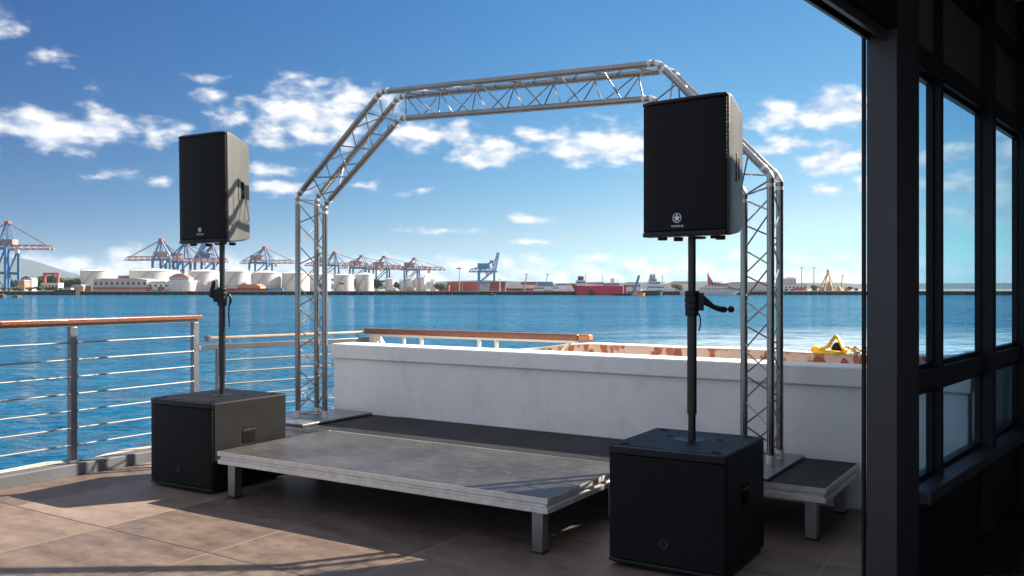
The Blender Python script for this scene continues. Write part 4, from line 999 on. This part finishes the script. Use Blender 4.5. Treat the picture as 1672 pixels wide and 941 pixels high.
# red portal frame
Y = 680; m = Y / F
pf = thing('portal_frame', 'square red portal frame standing among the trees on the left shore', 'portal frame', ((84 - 836) * m, Y, QZ), 0)
for x in (73, 95):
    MB().box((x - 836) * m - .7, (x - 836) * m + .7, Y - 1, Y + 1, QZ, CH + 21 * m).build('leg', REDP, pf, world=True)
MB().box((71 - 836) * m, (97 - 836) * m, Y - 1, Y + 1, CH + 21.2 * m, CH + 25 * m).build('top_beam', REDP, pf, world=True)
# light mast
def mast(label, x, yt, Y, m_=GREYM, head=True, name='light_mast', lean=0.0, r=.35):
    k = Y / F; X = (x - 836) * k; zt = CH + (470.5 - yt) * k
    t = thing(name, label, 'mast', (X, Y, QZ), 0)
    MB().tube((0, 0, 0), (lean * k, 0, zt - QZ), r * 1.4, 8, r * .7).build('pole', m_, t)
    if head: MB().lathe([(.4, zt - QZ), (2.4, zt - QZ + .3), (2.4, zt - QZ + 1.1), (.8, zt - QZ + 1.6)], (lean * k, 0, 0), 12).build('lamp_head', m_, t)
    else: MB().box(lean * k - 1.2, lean * k + 1.2, -.4, .4, zt - QZ, zt - QZ + .5).build('cross_arm', m_, t)
    return t
mast('pale light mast with round head left of the solitary crane', 750, 440, 700)
mast('white light mast above the left end of the red containers', 816, 457, 680, WHITEG, False, r=.3)
mast('grey harbour mast leaning over the red containers', 856, 449, 680, GREYM, False, lean=4, r=.45)
mast('slim pale mast leaning above the right end of the red containers', 889, 449, 700, GREYM, False, lean=5, r=.35)
mast('thin red mast right of the right truss leg', 1309, 438, 700, REDP, False, r=.3)
mast('ochre mast standing left of the triangular derrick', 1329, 438, 690, OCHRE, False, r=.4)
mast('leaning ochre mast right of the triangular derrick', 1372, 450, 690, OCHRE, False, lean=4, r=.4)
mast('thin grey mast at the far right before the column', 1411, 457, 700, GREYM, False, r=.3)

# derrick and ochre plant
Y = 685; k = Y / F
dk = thing('derrick', 'triangular ochre derrick over the yellow gravel plant at the right', 'derrick', ((1352 - 836) * k, Y, QZ), 0)
ap = V((1352 - 836) * k, Y, CH + (470.5 - 444) * k)
for xx in (1334, 1346, 1358, 1366):
    MB().tube(((xx - 836) * k, Y + (3 if xx in (1346, 1366) else -3), QZ), ap, .45, 6).build('leg', OCHRE, dk, world=True)
MB().lathe([(.5, -1), (1.4, 0), (.9, 1.8)], ap, 10).build('head', OCHRE, dk, world=True)
og = random.Random(9)
for i, (x, wv, yt, lb) in enumerate(((1326, 10, 466, 'ochre hopper left of the derrick foot'), (1338, 9, 467, 'ochre hopper directly under the left derrick leg'), (1350, 12, 458, 'tall ochre heap shaped hopper under the derrick head'), (1365, 10, 467, 'ochre hopper under the right derrick leg'), (1378, 9, 468, 'low ochre hopper right of the derrick'))):
    zt = CH + (470.5 - yt) * k - QZ; X = (x - 836) * k; r = wv / 2 * k
    t = thing('hopper', lb, 'hopper', (X, Y - 6, QZ), 0, 'ochre hoppers of the gravel plant')
    MB().lathe([(r, 0), (r * .9, zt * .5), (r * .45, zt * .85), (r * .12, zt)], n=9).build('bin', OCHRE, t)
    MB().box(-r * .3, r * .3, -r * 1.1, -r * .92, 0, zt * .4).build('chute', GREYM, t)

# shipping containers in stacks, each one its own thing
cgeo = {}
def container(x, row, Y, m_, label, group):
    k = Y / F; key = m_.name
    if key not in cgeo:
        b = MB().box(-6.1, 6.1, -1.2, 1.2, 0, 2.55)
        for i in range(14): b.box(-5.9 + i * .88, -5.5 + i * .88, -1.26, -1.2005, .15, 2.4)
        cgeo[key] = b.build('shipping_container', m_, smooth=0); o = cgeo[key]
    else:
        o = cgeo[key].copy(); col.objects.link(o)
    o.location = ((x - 836) * k, Y, QZ + row * 2.57)
    tag(o, label, 'container', group)
crg = random.Random(21)
GR = 'shipping containers stacked on the quay'
for x in range(812, 900, 26):
    for row in range(3):
        for Yq in (690,):
            c_ = crg.choice([RUSTC, RUSTC, RUSTD, RUSTD, CREAMC, BLUEC])
            if row == 2 and crg.random() < .3: continue
            lb = {'rust red container': 'rust red container in the long stacks right of the solitary crane', 'dark red container': 'dark red container in the long stacks right of the solitary crane', 'pale container': 'pale grey container among the long red stacks', 'blue container': 'blue container among the long red stacks'}[c_.name]
            container(x + crg.uniform(-.8, .8), row, Yq, c_, lb, GR)
for x in (742, 768):
    for row in range(3): container(x, row, 715, RUSTC, 'rust red container in the pair of stacks beside the light mast', GR)
cgeo.clear()
for x in (370, 398, 425, 449):
    container(x, 0, 650, BLUEC if x > 440 else RUSTD, 'blue container on the quay edge below the middle tank' if x > 440 else 'dark red container in the low row on the quay edge below the tanks', GR + ' below the tanks')

for x, c_, lb in ((247, REDP, 'red truck parked in the side opening of the white shed'), (257, WHITEG, 'white truck parked right of the red truck at the white shed'), (266, REDP, 'red truck parked under the bow of the pink roofed ship'), (357, BLUEC, 'blue truck parked right at the foot of the left speaker pole'), (640, WHITEG, 'white truck parked below the squat silo'), (671, OCHRE, 'ochre truck parked below the tall silo'), (896, WHITEG, 'white truck parked left of the red ship')):
    Y = 645; k = Y / F; t = thing('parked_truck', lb, 'truck', ((x - 836) * k, Y, QZ + .26), 0, 'trucks parked on the quay')
    MB().box(-3.2, 1.4, -1.2, 1.2, .9, 3.3).build('cargo_box', c_, t); MB().box(1.6, 3.2, -1.1, 1.1, .8, 2.7).build('cab', WHITEG, t); MB().box(-3.2, 3.1, -1.0, 1.0, .6, .88).build('chassis', BLACKH, t)
    for wx in (-2.2, 2.3):
        for wy in (-1.05, 1.05): MB().tube((wx, wy - .15, .45), (wx, wy + .15, .45), .45, 10).build('wheel', BLACKH, t)
# ships
def hull(x0, x1, yd, Y, beam, m_, t, bow=1, rake=.12, sheer=1.0):
    k = Y / F; X0 = (x0 - 836) * k; X1 = (x1 - 836) * k; zd = CH + (470.5 - yd) * k
    L_ = X1 - X0; rings = []
    for i in range(13):
        f = i / 12; g = f if bow > 0 else 1 - f     # g grows to the bow
        wv = beam / 2 * (1 - max(0, (g - .62) / .38) ** 2.0) * (1 - .25 * max(0, (.12 - g) / .12)); wv = max(wv, .15)
        sh = sheer * max(0, (g - .7) / .3) ** 2 * 1.5
        x = X0 + L_ * f
        xw = x - (bow * rake * L_ * max(0, (g - .75) / .25) ** 2)
        rings.append([V(xw, Y - wv * .8, WZ - 1), V(x, Y - wv, zd + sh), V(x, Y + wv, zd + sh), V(xw, Y + wv * .8, WZ - 1)])
    return MB().loft(rings).build('hull', m_, t, world=True)
def sup(t, x0, x1, yb, yt, Y, wid, m_, name='superstructure', win=0):
    k = Y / F
    o = MB().box((x0 - 836) * k, (x1 - 836) * k, Y - wid / 2, Y + wid / 2, CH + (470.5 - yb) * k, CH + (470.5 - yt) * k).build(name, m_, t, world=True)
    for i in range(win):
        f = (i + .5) / win; xx = (x0 + (x1 - x0) * f - 836) * k; zc = CH + (470.5 - (yb * .4 + yt * .6)) * k
        MB().box(xx - .45, xx + .45, Y - wid / 2 - .06, Y - wid / 2 - .01, zc - .45, zc + .45).build('porthole', BLACKH, o, world=True)
    return o
s1 = thing('cargo_ship', 'long red cargo ship with white deckhouse and dark funnel moored in the centre', 'ship', ((976 - 836) * 612 / F, 612, WZ), 0)
hull(932, 1021, 467.2, 612, 14, SHIPRED, s1, bow=-1)
MB().prism([((958 - 836) * 612 / F, WZ), ((972 - 836) * 612 / F, WZ), ((963 - 836) * 612 / F, 1.2)], 612 - 7.12, 612 - 6.9, axis='y').build('dark_patch', BLACKH, s1, world=True)
sup(s1, 941, 955, 467, 458, 612, 10, WHITEG, win=5); sup(s1, 956, 985, 467, 460.5, 614, 8, WHITEG, win=8); sup(s1, 986, 1010, 467, 462.5, 613, 9, GREYC, win=6)
sup(s1, 944, 952, 458, 451.5, 612, 6, BLACKH, 'funnel'); sup(s1, 946.5, 953, 456, 453, 611.9, 6.4, REDP, 'funnel_band'); sup(s1, 997, 1003, 462, 455, 613, 5, WHITEG, 'deck_house')
for xx, yt in ((956, 449), (984, 450), (1008, 455)):
    MB().tube(((xx - 836) * 612 / F, 612, 3), ((xx - 836) * 612 / F, 612, CH + (470.5 - yt) * 612 / F), .22, 6).build('mast', GREYM, s1, world=True)
s2 = thing('supply_ship', 'dark teal supply ship with stacked white bridge at its right end', 'ship', ((1050 - 836) * 590 / F, 590, WZ), 0)
hull(1002, 1084, 479.2, 590, 12, BLACKH, s2, bow=1, sheer=.2)
hull(1050, 1084, 474.5, 589.5, 12.6, NAVY, s2, bow=1, sheer=2.0)
sup(s2, 1056, 1082, 474, 466, 589.5, 10, WHITEG, win=8); sup(s2, 1058, 1076, 466, 460, 589.5, 9, WHITEP, win=5); sup(s2, 1060, 1071, 460, 456, 589.5, 8, WHITEG, win=4)
sup(s2, 1061, 1069.5, 456, 450, 589.5, 4, GREYM, 'funnel'); sup(s2, 1062, 1064, 450, 447, 589.5, 2, GREYM, 'exhaust'); sup(s2, 1067, 1069, 450, 447, 589.5, 2, GREYM, 'exhaust')
MB().tube(((1082 - 836) * 590 / F, 590, 2), ((1082 - 836) * 590 / F, 590, CH + 22 * 590 / F), .25, 6).build('mast', GREYM, s2, world=True)
MB().beam(((1036 - 836) * 590 / F, 590, 0), ((1043.5 - 836) * 590 / F, 590, CH + 20.5 * 590 / F), 1.3, 1.5).build('crane_jib', BLUEL, s2, world=True)
sup(s2, 1034, 1038, 479, 468, 590, 2.5, BLUEL, 'crane_base')
for xx in (1018, 1024, 1029, 1041, 1046, 1051):
    MB().tube(((xx - 836) * 590 / F, 590 + (xx % 3), -2.3), ((xx - 836) * 590 / F, 590 + (xx % 3), CH + (1.5 + xx % 4) * 590 / F), .3, 6).build('bollard_post', WHITEG, s2, world=True)
s3 = thing('barge', 'small bright orange hulled barge alongside the dark supply ship', 'barge', ((1043 - 836) * 580 / F, 580, WZ), 0)
hull(1032, 1054, 479.0, 580, 5, ORANGE, s3, bow=1, sheer=.1); sup(s3, 1036, 1039, 479, 477.4, 580, 2, WHITEG, 'wheelhouse')
s4 = thing('ferry', 'white ferry with sloping red roofs and tall mast behind the right speaker pole', 'ferry', ((1178 - 836) * 640 / F, 626, WZ), 0)
hull(1112, 1210, 474.5, 626, 14, WHITEP, s4, bow=1, sheer=.2)
sup(s4, 1140, 1206, 474.5, 470, 626, 11, WHITEP, win=14); sup(s4, 1148, 1194, 470, 466, 626, 9, WHITEG, win=9)
def slope(t, pts_, Y, wid, m_, name):
    k = Y / F; return MB().prism([((x - 836) * k, CH + (470.5 - y) * k) for x, y in pts_], Y - wid / 2, Y + wid / 2, axis='y').build(name, m_, t, world=True)
slope(s4, [(1163, 466), (1163, 462), (1184, 463.5), (1186, 466)], 626, 9.5, REDP, 'red_roof'); slope(s4, [(1186, 470), (1188, 468.4), (1206, 473), (1207, 475)], 625, 12, REDP, 'red_roof')
slope(s4, [(1156, 466), (1155.5, 447), (1158, 452), (1167, 466)], 626, 2.5, REDP, 'mast_fin')
MB().tube(((1156.5 - 836) * 626 / F, 626, 3), ((1156.5 - 836) * 626 / F, 626, CH + 24.5 * 626 / F), .3, 6).build('mast', GREYM, s4, world=True)
s5 = thing('ferry', 'white ship with rounded pink roof berthed in front of the tanks on the left', 'ferry', ((300 - 836) * 646 / F, 646, QZ), 0)
hull(277, 322, 459, 650, 12, WHITEP, s5, bow=1, sheer=.3)
sup(s5, 280, 312, 459, 454, 650, 9, WHITEG, win=9); slope(s5, [(278, 454), (284, 450), (292, 446.5), (302, 447.5), (313, 454)], 650, 8, PINKB, 'pink_roof')
MB().tube(((285 - 836) * 650 / F, 650, 8), ((272 - 836) * 650 / F, 650, 10.5), .2, 6).build('spar', OCHRE, s5, world=True)
s6 = thing('barge', 'flat black barge moored before the trees on the left shore', 'barge', ((107 - 836) * 622 / F, 622, WZ), 0)
hull(87, 127, 473.2, 622, 9, BLACKH, s6, bow=-1, sheer=.1); sup(s6, 108, 118, 473.2, 470.5, 622, 4, WHITEG, 'wheelhouse', 2)
s7 = thing('launch', 'small dark launch on the water below the solitary crane', 'boat', ((804 - 836) * 600 / F, 600, WZ), 0)
hull(799, 809, 480.2, 600, 2.5, BLACKH, s7, bow=1, sheer=.1); sup(s7, 802, 805, 480.2, 478.8, 600, 1.5, GREYC, 'wheelhouse')
for (x, y, lb) in ((706, 483.5, 'dark mooring buoy left of the other below the silos'), (737, 482.6, 'dark mooring buoy right of the other below the light mast')):
    Yb = 5.0 * F / (y - 470.5); t = thing('mooring_buoy', lb, 'buoy', ((x - 836) * Yb / F, Yb, WZ), 0, 'mooring buoys')
    MB().lathe([(.2, -.4), (1.1, -.1), (1.2, .3), (.6, .7), (.15, .8), (.12, 1.2)], n=12).build('float', BLACKH, t)
s8 = thing('tower_crane', 'red and white lattice boom leaning across the tank left of the left pole', 'crane', ((303 - 836) * 655 / F, 655, QZ), 0)
k = 655 / F
for (a, b, nm, m_) in (((303, 475), (316, 457), 'strut', REDP), ((309, 453), (347, 471), 'boom', BOOMP)):
    MB().beam(((a[0] - 836) * k, 655, CH + (470.5 - a[1]) * k), ((b[0] - 836) * k, 655, CH + (470.5 - b[1]) * k), .8, .8).build(nm, m_, s8, world=True)

# rocks
rk = random.Random(4)
ro = thing('rock_outcrop', 'dark rocky outcrop with green scrub in the water at the left photo edge', 'rocks', ((-8 - 836) * 440 / F, 440, WZ), 0)
m_ = MB()
for i in range(26):
    c_ = V(rk.uniform(-26, 11), rk.uniform(-4, 8), .1); r = rk.uniform(1.0, 2.2)
    m_.lathe([(r * .9, -1), (r, 0), (r * rk.uniform(.6, .9), r * .6), (r * .2, r * rk.uniform(.7, 1.0))], c_, 7)
m_.build('rock', mat('dark wet rock', (.05, .045, .04), .8, 0, .4, .5), ro, smooth=20)

# ------------------------------------------------------------------ trees on the far shore
LEAF = [mat('dark harbour foliage', (.035, .060, .018), .8, 0, .4, .6), mat('olive harbour foliage', (.10, .10, .03), .8, 0, .4, .6), mat('mid green harbour foliage', (.055, .095, .025), .8, 0, .4, .6)]
BARK = mat('harbour bark', (.08, .06, .045), .9)
tg = random.Random(31)
def tree_proto(m_):
    mb = MB(); lobes = [(V(tg.uniform(-.32, .32), tg.uniform(-.3, .3), tg.uniform(.42, .82)), tg.uniform(.20, .34)) for _ in range(9)]
    for c_, r in lobes:
        for _ in range(75):
            d_ = V(tg.gauss(0, 1), tg.gauss(0, 1), tg.gauss(0, 1)).normalized() * r * tg.uniform(.6, 1.05); p = c_ + V(d_.x, d_.y, d_.z * .8)
            s = tg.uniform(.035, .07); u = V(tg.gauss(0, 1), tg.gauss(0, 1), tg.gauss(0, 1)).normalized(); w2 = u.orthogonal().normalized()
            mb.add([p - u * s, p + w2 * s * .8, p + u * s, p - w2 * s * .8], [(0, 1, 2, 3)])
    cme = mb.build('crown', m_, smooth=0).data; bpy.data.objects.remove(bpy.data.objects[-1]) if False else None
    return cme
protos = []
for i in range(3):
    t = thing('shore_tree', 'x', 'tree', (0, 0, 0), 0)
    mb = MB(); lobes = [(V(tg.uniform(-.32, .32), tg.uniform(-.3, .3), tg.uniform(.38, .82)), tg.uniform(.20, .34)) for _ in range(9)]
    for c_, r in lobes:
        for _ in range(80):
            d_ = V(tg.gauss(0, 1), tg.gauss(0, 1), tg.gauss(0, 1)).normalized() * r * tg.uniform(.6, 1.05); p = c_ + V(d_.x, d_.y, d_.z * .8)
            s = tg.uniform(.035, .075); u = V(tg.gauss(0, 1), tg.gauss(0, 1), tg.gauss(0, 1)).normalized(); w2 = u.orthogonal().normalized()
            mb.add([p - u * s, p + w2 * s * .8, p + u * s, p - w2 * s * .8], [(0, 1, 2, 3)])
    mb.build('crown', LEAF[i], t, smooth=0)
    tk = MB().tube((0, 0, 0), (0.02, 0, .55), .045, 7, .02)
    for q in range(4): tk.tube((.01, 0, .35 + q * .05), (tg.uniform(-.25, .25), tg.uniform(-.2, .2), .65), .018, 5, .006)
    tk.build('trunk', BARK, t)
    protos.append(t)
used = [False] * 3
def plant(x, yt, Y, kind, label, group, wide=1.0):
    k = Y / F; h = (470.5 - yt) * k + CH - QZ
    if not used[kind]: o = protos[kind]; used[kind] = True
    else:
        o = protos[kind].copy(); col.objects.link(o)
        for ch in protos[kind].children:
            c = ch.copy(); col.objects.link(c); c.parent = o
    o.location = ((x - 836) * k, Y, QZ); o.scale = (h * wide, h * wide, h); o.rotation_euler = (0, 0, tg.uniform(0, 6))
    tag(o, label, 'tree', group)
kn = ['dark green', 'olive', 'mid green']
for i in range(20):
    x = 24 + i * 6.0 + tg.uniform(-2, 2); kd = tg.choice((0, 0, 1, 2)); 
    plant(x, 459 + tg.uniform(-8, 3) - (4 if i < 16 and i > 6 else 0), 700 + tg.uniform(0, 60), kd, kn[kd] + ' tree in the shoreline belt right of the left blue crane', 'trees of the left shoreline belt', 1.25)
for i in range(9):
    x = 8 + i * 13 + tg.uniform(-3, 3); kd = tg.choice((1, 2)); 
    plant(x, 468.5 + tg.uniform(-1, 1.5), 648, kd, 'low ' + kn[kd] + ' bush along the left water edge', 'bushes of the left water edge', 1.7)
for (x, yt, Y, kd, lb) in ((403, 446, 735, 1, 'olive tree between the two tanks right of the left pole'), (520, 460, 680, 0, 'dark tree inside the outline of the left truss leg'), (578, 455, 720, 1, 'olive tree squeezed between lettered and plain tank'), (617, 455, 690, 0, 'dark tree right of the plain white tank'), (647, 458, 690, 0, 'dark tree among the silos'), (712, 463, 690, 1, 'olive tree at the right end of the silo row'), (722, 464, 690, 2, 'green tree left of the depot'), (1104, 464, 655, 1, 'olive tree left of the right speaker pole'), (1112, 468, 652, 0, 'dark bush left of the right speaker pole'), (1284, 472, 655, 2, 'green bush right of the right truss leg'), (1294, 472.5, 655, 1, 'olive bush right of the right truss leg'), (1330, 466, 660, 2, 'green tree beside the ochre hoppers'), (1388, 468, 660, 1, 'olive tree right of the ochre hoppers'), (1398, 470, 660, 0, 'dark tree at the right end of the quay')):
    plant(x, yt, Y, kd, lb, None, 1.3 if yt > 463 else .9)

# hills far behind
def hill(name, prof, Y, depth, m_):
    k = Y / F; m2 = MB(); vs = []; fs = []
    for (x, y) in prof:
        X = (x - 836) * k; z = CH + (470.5 - y) * k
        vs += [V(X, Y - depth * .5, WZ + .2), V(X, Y - depth * .18, WZ + (z - WZ) * .62), V(X, Y, z), V(X, Y + depth * .5, WZ + .2)]
    for i in range(len(prof) - 1):
        for j in range(3): a = i * 4 + j; fs.append((a, a + 4, a + 5, a + 1))
    tag(m2.add(vs, fs).build(name, m_, smooth=60), kind='structure')
HILL = mat('wooded hillside', (.018, .026, .028), .9, 0, .3, .01)
hg = random.Random(8)
hill('mountain', [(-140, 455), (-90, 436), (-40, 424), (0, 420), (30, 421), (52, 425), (80, 434), (110, 444), (140, 452), (175, 459), (230, 465), (330, 469)], 9000, 2000, HILL)
hill('hill', [(330, 466), (360, 452), (372, 450), (390, 456), (430, 462), (520, 464), (640, 463), (740, 459), (790, 457.5), (830, 459), (900, 463), (980, 462), (1060, 461), (1100, 460.5), (1150, 459.5), (1200, 461), (1250, 460), (1300, 462), (1370, 462), (1400, 464), (1500, 463), (1700, 462), (1900, 463)], 3600, 900, HILL)

# ------------------------------------------------------------------ haze over the harbour
hz = bpy.data.materials.new('thin sea air'); hz.use_nodes = True
nt = hz.node_tree
for n in list(nt.nodes): nt.nodes.remove(n)
o_ = nt.nodes.new('ShaderNodeOutputMaterial'); pv = nt.nodes.new('ShaderNodeVolumePrincipled')
pv.inputs['Color'].default_value = (.62, .77, .95, 1); pv.inputs['Density'].default_value = 5e-5; pv.inputs['Anisotropy'].default_value = .1
nt.links.new(pv.outputs[0], o_.inputs['Volume'])
hb = MB().box(-11500, 11500, -900, 10800, -9.0, 345).build('haze', hz, smooth=0); tag(hb, kind='stuff')
